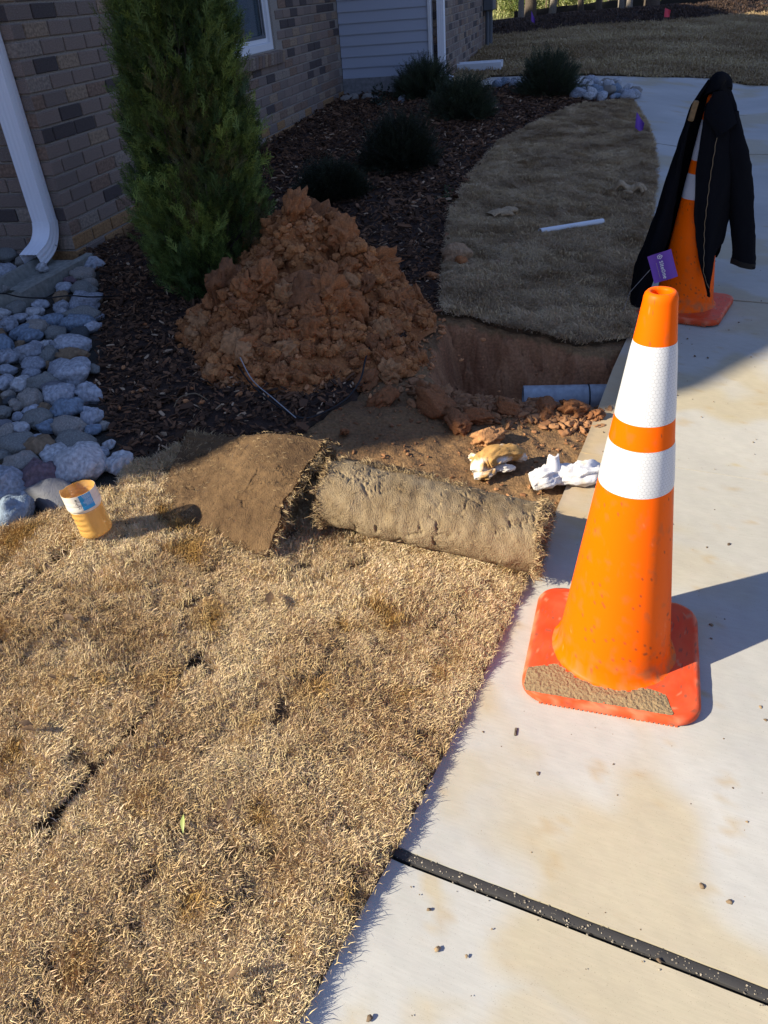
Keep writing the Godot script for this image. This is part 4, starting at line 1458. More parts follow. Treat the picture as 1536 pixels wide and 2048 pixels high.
func ribbon(a: Acc, r: RandomNumberGenerator, o: Vector3, d: Vector3, len: float, w: float) -> void:
	var s := Vector3(d.y, -d.x, 0).normalized() * w * 0.5
	var n := d.cross(s).normalized()
	var v := r.randf_range(0.5, 1.35)
	a.col = Color(v, v, v * 0.9)
	var i := a.put(o - s, n); a.put(o + s, n); a.put(o + d * len + s * 0.5, n); a.put(o + d * len - s * 0.5, n)
	a.I.append_array([i, i + 1, i + 2, i, i + 2, i + 3])

func build_tree() -> void:
	var p := Vector2(-0.735, -3.83)
	var t := thing("arborvitae_tree", "tall narrow dark green arborvitae standing at the house corner", "tree", on(p))
	var a := Acc.new()
	a.tube([Vector3(0, -0.1, 0), Vector3(0.01, 0.6, 0), Vector3(0, 1.3, 0.01), Vector3(0, 2.3, 0)], [0.035, 0.03, 0.02, 0.004], 9)
	inst("trunk", a.mesh(), M.bark, t)
	var b := Acc.new()
	var lists := [[], [], []]
	var cols := [[], [], []]
	for k in 330:
		var h := 2.25 * pow(rng.randf(), 0.9)
		var yaw := rng.randf() * TAU
		var R := crown_radius(h) * (1.0 + 0.16 * noise_a.get_noise_2d(yaw * 1.2, h * 2.2)) * rng.randf_range(0.82, 1.06)
		var out := Vector3(cos(yaw), 0, sin(yaw))
		var root := out * 0.02 + Vector3(0, maxf(0.0, h - 0.30), 0)
		var tip := out * R + Vector3(0, h + 0.06, 0)
		var mid := root.lerp(tip, 0.62) + out * 0.05 - Vector3(0, 0.05, 0)
		b.tube([root, mid, tip], [0.007, 0.004, 0.0015], 4, false)
		var lift := 0.5 + 0.9 * noise_b.get_noise_2d(yaw * 2.0, h * 3.0)
		var tone := mix(Color(0.04, 0.075, 0.020), Color(0.22, 0.30, 0.065), clampf(lift + rng.randfn() * 0.2, 0.0, 1.0))
		if rng.randf() < 0.10: tone = Color(0.11, 0.10, 0.035)
		for s in 80:
			var f := pow(rng.randf(), 0.6)
			var o: Vector3 = root.lerp(mid, f * 2.0) if f < 0.5 else mid.lerp(tip, f * 2.0 - 1.0)
			o += Vector3(rng.randfn(), rng.randfn() * 1.2, rng.randfn()) * 0.030
			if o.length() < 0.1: continue
			var d := (out * rng.randf_range(0.15, 0.9) + Vector3(rng.randfn() * 0.4, rng.randf_range(0.7, 1.5), rng.randfn() * 0.4)).normalized()
			if f < 0.4 and rng.randf() < 0.5: continue
			var bb := Basis(Quaternion(Vector3.UP, d)) * Basis(Vector3.UP, rng.randf() * TAU) * Basis.from_scale(Vector3.ONE * rng.randf_range(0.6, 1.15))
			var i := rng.randi() % 3
			lists[i].append(Transform3D(bb, o))
			cols[i].append(tone * rng.randf_range(0.75, 1.2))
	for l in lists:
		for k in l.size(): l[k].origin.x += 0.028 * l[k].origin.y
	inst("limbs", b.mesh(), M.bark, t)
	for k in 3: scatter("crown", scale_spray(90 + k), M.needle, lists[k], cols[k], t)

func crown_radius(h: float) -> float:
	if h < 0.15: return lerpf(0.24, 0.27, h / 0.15)
	if h < 0.5: return 0.27
	return lerpf(0.27, 0.03, pow((h - 0.5) / 1.9, 1.1))

func build_shrubs() -> void:
	var needles := [twig_spray(31, 22, 0.11, 0.026, 0.0045, 0.9), twig_spray(32, 20, 0.13, 0.024, 0.005, 1.2)]
	for s in [[Vector2(0.794, -9.088), 0.34, 0.37, "rounded dark green shrub in front of the grey siding, behind another shrub"], [Vector2(1.041, -7.887), 0.33, 0.33, "dark green shrub between the siding shrub and the lawn strip"], [Vector2(2.101, -8.990), 0.37, 0.43, "dense rounded dark shrub beside the pale rock pile, standing apart"],
		[Vector2(0.335, -6.083), 0.30, 0.36, "small dim shrub in the middle of the mulch bed"], [Vector2(-0.162, -5.334), 0.22, 0.17, "low sparse shrub behind the clay heap"]]:
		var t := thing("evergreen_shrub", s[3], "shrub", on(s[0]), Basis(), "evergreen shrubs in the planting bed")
		var st := Acc.new()
		var ls := [[], []]
		var cs := [[], []]
		for k in 260:
			var yaw := rng.randf() * TAU
			var el := asin(rng.randf())
			var d := Vector3(cos(yaw) * cos(el), sin(el), sin(yaw) * cos(el))
			var R := 1.0 + 0.22 * noise_a.get_noise_3dv(d * 2.2 + Vector3(s[1] * 40.0, 0, 0))
			var tip := Vector3(d.x * s[1], d.y * s[2], d.z * s[1]) * R * rng.randf_range(0.75, 1.0)
			if k < 90: st.tube([Vector3(d.x, 0, d.z) * 0.02, tip * 0.5 + Vector3(0, 0.02, 0), tip], [0.006, 0.004, 0.0015], 4, false)
			var tone := mix(Color(0.035, 0.048, 0.026), Color(0.085, 0.11, 0.055), rng.randf()) * (1.0 if s[1] > 0.3 else 0.45)  # the two mid-bed shrubs get darker colour, the deep shade painted in
			for q in 9:
				var f := 0.45 + 0.5 * rng.randf()
				var o := tip * f + Vector3(rng.randfn(), rng.randfn(), rng.randfn()) * 0.02
				o.y = maxf(o.y, 0.015)
				var dd := (d + Vector3(rng.randfn() * 0.4, 0.45 + rng.randfn() * 0.3, rng.randfn() * 0.4)).normalized()
				var i := rng.randi() % 2
				ls[i].append(Transform3D(Basis(Quaternion(Vector3.UP, dd)) * Basis(Vector3.UP, rng.randf() * TAU) * Basis.from_scale(Vector3.ONE * rng.randf_range(0.6, 1.0)), o))
				cs[i].append(tone)
		inst("stem", st.mesh(), M.bark, t)
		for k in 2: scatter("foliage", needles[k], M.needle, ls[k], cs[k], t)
	# a young broad-leaved plant against the foundation
	var leafy := twig_spray(41, 12, 0.22, 0.052, 0.022, 0.8)
	var t := thing("young_plant", "young upright plant with broad leaves against the pale foundation", "plant", on(Vector2(0.361, -8.718)))
	var l := []
	var c := []
	for k in 9:
		l.append(Transform3D(Basis.from_euler(Vector3(rng.randfn() * 0.4, rng.randf() * TAU, rng.randfn() * 0.4)) * Basis.from_scale(Vector3.ONE * rng.randf_range(0.7, 1.25)), Vector3(rng.randfn() * 0.06, 0.0, rng.randfn() * 0.06)))
		c.append(Color(0.03, 0.045, 0.03))
	scatter("leaves", leafy, M.needle, l, c, t)
	var w := thing("weed", "little green weed in the mulch at the edge of the lawn strip", "weed", on(Vector2(0.576, -5.192)))
	l = []; c = []
	for k in 6:
		l.append(Transform3D(Basis.from_euler(Vector3(rng.randfn() * 0.9, rng.randf() * TAU, rng.randfn() * 0.9)) * Basis.from_scale(Vector3.ONE * 0.45), Vector3(rng.randfn() * 0.02, 0.0, rng.randfn() * 0.02)))
		c.append(Color(0.05, 0.10, 0.04))
	scatter("leaves", leafy, M.needle, l, c, w)

# ---------------------------------------------------------------- rocks

const TONE_WORDS := ["blue grey", "light grey speckled", "tan grey", "dark olive grey", "whitish", "blackish", "rusty brown", "purple grey", "pale blue", "slate coloured"]

func rock(p: Vector2, a: float, b: float, h: float, yaw: float, tone: int, sd: int, facets: int, label: String, group: String, up := 0.0) -> void:
	var m := blob(sd, Vector3(a, h, b) * 1.1, 0.20 if facets else 0.13, 1.1, 0.05 if facets else 0.02, 20, 14, facets)
	var o := inst("river_rock", m.mesh(), M.rocks[tone])
	tag(o, label, "rock", group)
	o.transform = Transform3D(Basis.from_euler(Vector3(rng.randfn() * 0.12, yaw, rng.randfn() * 0.12)), on(p, h * 0.45 + up))

func build_rocks() -> void:
	var big := [
		[-1.969, -4.398, 0.066, 0.055, 0.037, 3, 1, "medium dark olive grey rock behind the white angular rock"],
		[-1.833, -4.017, 0.059, 0.067, 0.053, 0, 1, "medium blue grey rock behind the white angular rock"],
		[-1.796, -3.837, 0.030, 0.033, 0.025, 2, 1, "small tan grey rock behind the white angular rock"],
		[-1.763, -3.722, 0.024, 0.027, 0.021, 2, 1, "small tan grey rock behind the white angular rock, nearer one"],
		[-1.828, -4.272, 0.043, 0.047, 0.036, 2, 1, "medium tan grey rock behind the white quartz rock"],
		[-1.443, -4.141, 0.070, 0.042, 0.035, 1, 2, "medium light grey speckled rock behind the pale oval rock"],
		[-1.425, -3.971, 0.068, 0.059, 0.040, 2, 2, "pale oval rock right of the splash block"],
		[-1.484, -3.918, 0.033, 0.031, 0.021, 7, 1, "small purple grey rock left of the pale oval rock"],
		[-1.384, -3.784, 0.065, 0.048, 0.033, 3, 2, "medium dark olive grey rock behind the blue rock under the tube"],
		[-1.329, -3.586, 0.080, 0.067, 0.046, 0, 2, "craggy blue speckled rock crossed by the black tube"],
		[-1.411, -3.545, 0.038, 0.044, 0.034, 0, 1, "small blue grey rock left of the blue rock under the tube"],
		[-1.304, -3.427, 0.079, 0.047, 0.039, 3, 2, "large dark olive grey rock in front of the blue rock under the tube"],
		[-1.428, -3.395, 0.066, 0.044, 0.033, 8, 1, "medium pale blue rock right of the white quartz rock"],
		[-1.292, -3.341, 0.077, 0.046, 0.039, 8, 2, "large pale blue rock behind the long light grey rock"],
		[-1.677, -3.502, 0.030, 0.035, 0.027, 4, 1, "white angular rock at the left edge below the splash block"],
		[-1.544, -3.522, 0.049, 0.035, 0.025, 4, 1, "white quartz rock touching the splash block lip"],
		[-1.460, -3.317, 0.050, 0.048, 0.033, 2, 3, "medium tan grey rock in front of the white quartz rock"],
		[-1.361, -3.257, 0.044, 0.043, 0.029, 3, 3, "medium dark olive grey rock left of the long light grey rock"],
		[-1.256, -3.246, 0.050, 0.037, 0.025, 5, 2, "medium blackish rock behind the long light grey rock"],
		[-1.614, -3.377, 0.041, 0.044, 0.030, 0, 3, "medium blue grey rock in front of the white angular rock"],
		[-1.518, -3.281, 0.050, 0.048, 0.032, 8, 3, "medium pale blue rock behind the rusty brown rock"],
		[-1.493, -3.172, 0.029, 0.022, 0.015, 6, 3, "small rusty brown rock in the upper rock bed"],
		[-1.370, -3.144, 0.033, 0.029, 0.020, 4, 3, "small whitish rock behind the tiny yellow pebble"],
		[-1.253, -3.109, 0.083, 0.050, 0.042, 1, 2, "long light grey rock lying along the mulch edge"],
		[-1.413, -3.052, 0.055, 0.058, 0.039, 0, 3, "medium blue grey rock right of the rusty brown rock"],
		[-1.492, -3.020, 0.040, 0.044, 0.032, 0, 3, "medium blue grey rock in front of the rusty brown rock"],
		[-1.329, -3.028, 0.041, 0.035, 0.024, 3, 3, "medium dark olive grey rock behind the tiny yellow pebble"],
		[-1.311, -2.953, 0.015, 0.018, 0.014, 6, 3, "tiny yellow brown pebble against the craggy whitish rock"],
		[-1.223, -3.007, 0.065, 0.039, 0.032, 6, 2, "thin clay-stained rock above the craggy whitish rock"],
		[-1.359, -2.945, 0.046, 0.044, 0.030, 0, 3, "medium blue grey rock left of the tiny yellow pebble"],
		[-1.178, -2.842, 0.089, 0.072, 0.049, 1, 2, "big craggy whitish blue rock at the edge of the mulch"],
		[-1.459, -2.909, 0.037, 0.030, 0.020, 0, 3, "small blue grey rock left of the block-shaped rock"],
		[-1.422, -2.791, 0.034, 0.037, 0.027, 1, 3, "small light grey speckled rock left of the block-shaped rock"],
		[-1.354, -2.775, 0.039, 0.042, 0.028, 4, 3, "smooth whitish block-shaped rock in the middle of the rock bed"],
		[-1.271, -2.781, 0.059, 0.047, 0.032, 3, 3, "medium dark olive grey rock in front of the tiny yellow pebble"],
		[-1.271, -2.635, 0.040, 0.046, 0.036, 2, 3, "medium tan grey rock in front of the block-shaped rock"],
		[-1.176, -2.660, 0.063, 0.058, 0.040, 1, 2, "grey rounded boulder below the craggy whitish rock"],
		[-1.360, -2.659, 0.026, 0.023, 0.016, 5, 3, "small blackish rock in the left of the rock bed"],
		[-1.321, -2.614, 0.027, 0.030, 0.023, 2, 3, "small tan grey rock right of the small blackish rock"],
		[-1.122, -2.555, 0.059, 0.049, 0.034, 8, 3, "medium pale blue rock in front of the grey rounded boulder"],
		[-1.151, -2.548, 0.034, 0.030, 0.020, 3, 3, "small dark olive grey rock in front of the grey rounded boulder"],
		[-1.212, -2.589, 0.024, 0.025, 0.017, 6, 3, "small rusty brown rock behind the teal squarish rock"],
		[-1.205, -2.484, 0.056, 0.043, 0.030, 3, 3, "medium dark olive grey rock left of the teal squarish rock"],
		[-1.161, -2.443, 0.036, 0.032, 0.022, 8, 3, "teal grey squarish rock in the lower rock bed"],
		[-1.082, -2.434, 0.061, 0.050, 0.034, 2, 3, "medium tan grey rock behind the wide flat cobble"],
		[-1.021, -2.502, 0.043, 0.038, 0.026, 1, 2, "medium light grey speckled rock left of the thin upright rock"],
		[-0.996, -2.419, 0.028, 0.029, 0.019, 8, 2, "small pale blue rock left of the thin upright rock"],
		[-0.960, -2.442, 0.017, 0.020, 0.016, 2, 2, "thin brownish rock standing on edge at the mulch"],
		[-1.025, -2.312, 0.074, 0.053, 0.037, 3, 3, "wide flat olive grey cobble above the big pale boulder"],
		[-1.249, -2.430, 0.033, 0.034, 0.023, 4, 3, "small whitish rock behind the long olive slab"],
		[-1.286, -2.403, 0.030, 0.035, 0.027, 2, 3, "small tan grey rock behind the long olive slab"],
		[-1.221, -2.313, 0.073, 0.057, 0.039, 3, 3, "long olive grey slab-like cobble at the left edge"],
		[-1.136, -2.288, 0.053, 0.054, 0.036, 6, 3, "tan brown rounded cobble left of the white egg-shaped rock"],
		[-1.063, -2.241, 0.046, 0.050, 0.036, 4, 3, "smooth white egg-shaped rock behind the big pale boulder"],
		[-0.964, -2.163, 0.083, 0.080, 0.054, 4, 4, "big pale whitish boulder directly behind the cut bottle"],
		[-0.852, -2.183, 0.045, 0.049, 0.033, 4, 2, "whitish rock with dark crust lying apart in the mulch"],
		[-1.160, -2.181, 0.053, 0.056, 0.038, 2, 3, "medium tan grey rock behind the broad blue rock"],
		[-1.071, -2.100, 0.055, 0.063, 0.049, 7, 4, "purple speckled pointed rock between two whitish ones"],
		[-1.158, -2.070, 0.059, 0.065, 0.046, 0, 3, "broad blue rock above the lowest left rock"],
		[-1.100, -1.918, 0.055, 0.063, 0.049, 8, 4, "light blue rock at the bottom left of the rock bed"],
		[-0.998, -2.006, 0.083, 0.062, 0.042, 9, 4, "long flat slate coloured rock left of the cut bottle"],
		[-0.916, -2.319, 0.020, 0.022, 0.016, 4, 2, "small white chip of rock in the mulch by the boulder"],
		[-1.247, -2.262, 0.024, 0.027, 0.021, 3, 3, "small dark olive grey rock left of the long olive slab"],
		[-1.294, -2.531, 0.026, 0.020, 0.013, 0, 3, "small blue grey rock in front of the small blackish rock"],
		[-1.350, -2.560, 0.024, 0.027, 0.021, 3, 3, "small dark olive grey rock in front of the small blackish rock"]
	]
	var k := 0
	var used := []
	for r in big:
		var p := Vector2(r[0], r[1])
		var size: String = "small" if r[2] < 0.035 else ("large" if r[2] > 0.075 else "middling")
		var label: String = r[7] if r.size() > 7 else "%s %s river rock%s" % [size, TONE_WORDS[r[5]], ["", " by the splash block", " at the edge of the mulch", " in the middle of the rock bed", " near the cut bottle"][r[6]]]
		rock(p, r[2], r[3], r[4], rng.randfn() * 0.25 - 0.2, r[5], 300 + k, 5 if k % 3 == 0 or r[2] > 0.06 else 3, label, "river rocks around the splash block")
		used.append([p, minf(r[2], r[3]) * 0.8])
		k += 1
	var marks := [[Vector2(-0.975, -2.205), "the big pale boulder"], [Vector2(-1.006, -2.036), "the flat slate rock"], [Vector2(-1.082, -2.137), "the purple speckled rock"], [Vector2(-1.190, -2.886), "the craggy whitish rock"], [Vector2(-1.071, -2.270), "the white egg-shaped rock"], [Vector2(-1.145, -2.315), "the tan brown cobble"], [Vector2(-1.032, -2.338), "the wide olive cobble"], [Vector2(-1.231, -2.343), "the long olive slab"], [Vector2(-1.169, -2.104), "the broad blue rock"], [Vector2(-1.259, -3.131), "the long light grey rock"], [Vector2(-1.363, -2.667), "the small blackish rock"], [Vector2(-1.341, -3.632), "the blue rock under the tube"], [Vector2(-1.436, -4.013), "the pale oval rock"], [Vector2(-1.361, -2.796), "the block-shaped rock"], [Vector2(-1.185, -2.693), "the grey rounded boulder"], [Vector2(-1.690, -3.539), "the white angular rock"], [Vector2(-1.549, -3.540), "the white quartz rock"], [Vector2(-1.497, -3.184), "the rusty brown rock"], [Vector2(-1.584, -3.982), "the grey splash block"], [Vector2(-1.910, -4.265), "the downspout outlet"]]
	for tries in 1500:
		var p := Vector2(rng.randf_range(-2.5, -0.8), rng.randf_range(-4.9, -1.85))
		if not inside(p, rock_poly) and not (p.x < -1.5 and p.y < -1.98 - (p.x + 1.1) * 0.1 and p.x > -2.4): continue
		if p.y < -4.2 - 0.28 * (p.x + 1.5): continue
		if absf(p.x + 1.66) < 0.17 and p.y < -3.66: continue
		var s := rng.randf_range(0.026, 0.06)
		var free := true
		for u in used:
			if p.distance_to(u[0]) < u[1] + s * 0.72: free = false; break
		if not free: continue
		used.append([p, s])
		var tone: int = [0, 1, 2, 3, 0, 8, 2, 1, 9, 6][rng.randi() % 10]
		var mark := 0
		for m in marks.size():
			if p.distance_to(marks[m][0]) < p.distance_to(marks[mark][0]): mark = m
		var d: Vector2 = p - marks[mark][0]
		var side: String = ("left of " if d.x < 0.0 else "right of ") if absf(d.x) > absf(d.y) else ("behind " if d.y < 0.0 else "in front of ")
		var flat := rng.randf_range(0.5, 0.75)
		var text: String = "%s %s %s %s%s" % ["tiny" if s < 0.035 else ("small" if s < 0.047 else "fist-sized"), TONE_WORDS[tone], "pebble" if flat < 0.6 else "stone", side, marks[mark][1]]
		rock(p, s, s * rng.randf_range(0.65, 0.95), s * flat, rng.randf() * TAU, tone, 500 + tries, 0 if rng.randf() < 0.35 else 4, text, "smaller river rocks of the rock bed")
	# the pale heap by the standing shrub
	k = 0
	used = []
	for tries in 800:
		var p: Vector2 = (Vector2(2.660, -8.959) as Vector2) + Vector2(rng.randf_range(-0.36, 0.36), rng.randf_range(-0.75, 0.42))
		if p.distance_to(Vector2(2.660, -8.959)) > 0.34 and not inside(p, PackedVector2Array([Vector2(2.265, -8.548), Vector2(2.864, -8.641), Vector2(2.983, -9.506), Vector2(2.628, -9.649), Vector2(2.420, -9.270)])): continue
		var s := rng.randf_range(0.045, 0.085)
		var free := true
		for u in used:
			if p.distance_to(u[0]) < (u[1] + s) * 0.72: free = false; break
		if not free or used.size() > 34: continue
		used.append([p, s])
		var pale_tone: int = [4, 1, 1, 4, 0, 4, 2, 8][rng.randi() % 8]
		rock(p, s, s * rng.randf_range(0.6, 0.9), s * rng.randf_range(0.55, 0.8), rng.randf() * TAU, pale_tone, 900 + tries, 4, "%s broken rock, %s in the heap by the standing shrub" % [TONE_WORDS[pale_tone], ["far left", "far right", "near left", "near right"][(1 if p.x > (Vector2(2.660, -8.959) as Vector2).x else 0) + (2 if p.y > (Vector2(2.660, -8.959) as Vector2).y else 0)]], "pale rocks heaped at the end of the lawn strip", 0.02)
	for spot in [[Vector2(-0.042, -9.283), 0.05, "pale rock in the corner of brick wall and grey foundation"], [Vector2(0.056, -9.337), 0.06, "large pale rock at the left of the grey foundation"], [Vector2(0.199, -9.215), 0.055, "pale rock at the middle of the grey foundation"], [Vector2(0.276, -9.133), 0.04, "small pale rock left of the young broad-leaved plant"], [Vector2(0.555, -8.936), 0.05, "pale rock right of the young plant, below the siding shrub"]]:
		rock(spot[0], spot[1], spot[1] * 0.8, spot[1] * 0.75, rng.randf() * TAU, [1, 4, 2][rng.randi() % 3], 1800 + k, 2, spot[2], "pale rocks along the foundation")
		k += 1
	for j in 9:
		rock((Vector2(1.647, -9.678) as Vector2).lerp(Vector2(1.889, -9.620), j / 8.0) + Vector2(0, rng.randf_range(-0.1, 0.16)), rng.randf_range(0.04, 0.07), 0.045, 0.045, rng.randf() * TAU, [1, 0, 8][rng.randi() % 3], 1900 + j, 3, "bluish pale rock between the two rear shrubs at the walk", "pale rocks between the rear shrubs")
	for j in 10:
		rock((Vector2(2.828, -16.251) as Vector2).lerp(Vector2(3.187, -16.602), j / 9.0) + Vector2(0, rng.randf_range(-0.3, 0.3)), rng.randf_range(0.08, 0.14), 0.09, 0.08, rng.randf() * TAU, [1, 4, 0][rng.randi() % 3], 1950 + j, 3, "pale rock below the meter box at the far house corner", "pale rocks at the far house corner")
	# muddy stone on the edge of the strip
	var ms := thing("muddy_stone", "pale tan stone caked with clay at the edge of the lawn strip", "stone", on(Vector2(0.499, -4.086)))
	inst("stone", blob(77, Vector3(0.088, 0.062, 0.06), 0.22, 1.2, 0.04, 20, 14, 4).mesh(), M.clay_tan, ms).position = Vector3(0, 0.035, 0)
	inst("clay_lump", blob(78, Vector3(0.038, 0.03, 0.035), 0.3, 1.4, 0.1, 14, 10, 2).mesh(), M.clay, ms).position = Vector3(0.02, 0.015, 0.055)

# ---------------------------------------------------------------- downspouts and splash blocks

func spout(pts: Array, w: float, d: float, across: Vector3, m: Material, root: Node3D, called: String) -> void:
	# a rectangular pipe with fluted faces swept along pts
	var prof := []
	for side in 4:
		for k in 14:
			var f := k / 14.0
			var fl := 0.0022 * (0.5 - 0.5 * cos(f * TAU * (4.0 if side % 2 == 0 else 3.0)))
			if f < 0.08 or f > 0.94: fl = 0.0
			match side:
				0: prof.append(Vector2(lerpf(-w, w, f), d - fl))
				1: prof.append(Vector2(w - fl, lerpf(d, -d, f)))
				2: prof.append(Vector2(lerpf(w, -w, f), -d + fl))
				3: prof.append(Vector2(-w + fl, lerpf(-d, d, f)))
	var rows := []
	for k in pts.size():
		var t: Vector3 = (pts[mini(k + 1, pts.size() - 1)] - pts[maxi(k - 1, 0)]).normalized()
		var y := across.cross(t).normalized()
		var row := []
		for q in prof: row.append(pts[k] + across * q.x + y * q.y)
		rows.append(row)
	var a := Acc.new()
	a.shell(rows, 0.0015, true, true)
	inst(called, a.mesh(), m, root)

func build_downspout() -> void:
	var z := -0.105
	var o := CORNER
	var at := func(x: float, y: float, zz: float) -> Vector3: return o + DIR * x + Vector3.UP * y + OUT * zz
	var t := thing("downspout", "white ribbed metal downspout on the brick beside the house corner", "downspout")
	spout([at.call(-0.042, 5.4, z), at.call(-0.042, 3.0, z), at.call(-0.042, 1.2, z), at.call(-0.042, 0.5, z)], 0.050, 0.037, OUT, M.gutter, t, "pipe")
	var elbow := []
	for k in 9:
		var a := k / 8.0 * 1.25
		elbow.append(at.call(-0.042 - 0.14 * (1.0 - cos(a)), 0.515 - 0.14 * sin(a) , z - 0.02 * k / 8.0))
	elbow.append(at.call(-0.042 - 0.14 * (1.0 - cos(1.25)) - 0.075, 0.515 - 0.14 * sin(1.25) - 0.025, z - 0.025))
	spout(elbow, 0.052, 0.039, OUT, M.gutter, t, "elbow")
	var sc := Acc.new()
	sc.lathe([Vector2(0.0, 0.003), Vector2(0.004, 0.002), Vector2(0.005, 0.0)], 10)
	inst("screw", sc.mesh(), M.wire, t).transform = Transform3D(Basis(Quaternion(Vector3.UP, OUT)), at.call(-0.08, 0.40, z + 0.05))
	var t2 := thing("downspout", "white downspout at the corner beyond the grey siding", "downspout")
	spout([at.call(5.66, 5.4, 1.095), at.call(5.66, 2.0, 1.095), at.call(5.66, 0.62, 1.095)], 0.05, 0.036, DIR, M.gutter, t2, "pipe")
	spout([at.call(5.66, 0.63, 1.095), at.call(5.66, 0.58, 1.10), at.call(5.66, 0.55, 1.14), at.call(5.66, 0.53, 1.20)], 0.052, 0.038, DIR, M.gutter, t2, "elbow")
	# splash blocks
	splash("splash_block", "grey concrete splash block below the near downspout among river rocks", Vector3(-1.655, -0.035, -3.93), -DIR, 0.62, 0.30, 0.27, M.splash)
	splash("splash_block", "white plastic splash block below the far downspout beyond the shrubs", Vector3(1.56, 0.0, -10.9), OUT, 0.75, 0.26, 0.30, M.white_trim)
	# pale stone lying in the near one
	rock(Vector2(-1.662, -4.06), 0.028, 0.022, 0.024, 0.3, 4, 2100, 3, "small whitish stone lying inside the grey splash block", "", 0.03)

func splash(called: String, label: String, c: Vector3, f: Vector3, length: float, w0: float, w1: float, m: Material) -> void:
	var t := thing(called, label, "splash block", Vector3(c.x, land(c.x, c.z) + 0.02 + c.y, c.z), Basis(Vector3.UP.cross(f).normalized(), Vector3.UP, f))
	var rows := []
	var n := 12
	# across: rim, wall, floor, wall, rim; closed by a raised lip at the outlet end
	for k in n + 1:
		var s := float(k) / n
		var w := lerpf(w0, w1, s) * 0.5
		var zz := (s - 0.5) * length
		var fl := lerpf(0.045, 0.014, s)
		var wall := 0.082
		if s > 0.90: fl = lerpf(0.014, 0.075, (s - 0.90) / 0.10)
		rows.append([Vector3(-w, 0, zz), Vector3(-w, wall - 0.006, zz), Vector3(-w + 0.006, wall, zz), Vector3(-w + 0.036, wall, zz), Vector3(-w + 0.05, fl, zz), Vector3(0, fl, zz), Vector3(w - 0.05, fl, zz), Vector3(w - 0.036, wall, zz), Vector3(w - 0.006, wall, zz), Vector3(w, wall - 0.006, zz), Vector3(w, 0, zz)])
	var a := Acc.new()
	for k in n:
		for j in 10:
			a.quad(rows[k][j], rows[k][j + 1], rows[k + 1][j + 1], rows[k + 1][j])
	for e in [0, n]:
		for j in range(1, 10):
			var p: Vector3 = rows[e][j]
			var q: Vector3 = rows[e][j + 1]
			if j < 10: a.quad(p, q, Vector3(q.x, 0, q.z), Vector3(p.x, 0, p.z))
	inst("tray", a.mesh(), m, t)
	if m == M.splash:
		var w := Acc.new()  # thin dark patch laid on the tray floor towards the outlet end
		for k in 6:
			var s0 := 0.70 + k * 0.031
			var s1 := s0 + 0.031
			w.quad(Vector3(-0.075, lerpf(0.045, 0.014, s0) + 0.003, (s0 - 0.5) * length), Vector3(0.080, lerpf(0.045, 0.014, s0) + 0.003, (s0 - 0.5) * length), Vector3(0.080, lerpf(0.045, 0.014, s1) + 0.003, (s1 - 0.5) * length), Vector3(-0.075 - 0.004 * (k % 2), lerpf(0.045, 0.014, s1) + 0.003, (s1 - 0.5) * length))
		inst("dark_patch", w.mesh(), mat(lin(0.05, 0.05, 0.03), 0.35, "clay", "", 6.0), t)

# ---------------------------------------------------------------- cones

func hex_texture() -> ImageTexture:
	var w := 64
	var h := 110
	var im := Image.create(w, h, true, Image.FORMAT_RGB8)
	for y in h:
		for x in w:
			var d1 := 1e9
			var d2 := 1e9
			for c in [Vector2(0, 0), Vector2(64, 0), Vector2(32, 55), Vector2(0, 110), Vector2(64, 110), Vector2(-32, 55), Vector2(96, 55)]:
				var d: float = Vector2(x + 0.5, y + 0.5).distance_to(c)
				if d < d1: d2 = d1; d1 = d
				elif d < d2: d2 = d
			var t := smoothstep(3.0, 8.0, d2 - d1)
			var v := lerpf(0.80, 0.97, t)
			im.set_pixel(x, y, Color(v, v, v * 1.01))
	im.generate_mipmaps()
	return ImageTexture.create_from_image(im)

func cone_radius(h: float) -> float:
	return lerpf(0.133, 0.031, (h - 0.03) / 0.865)

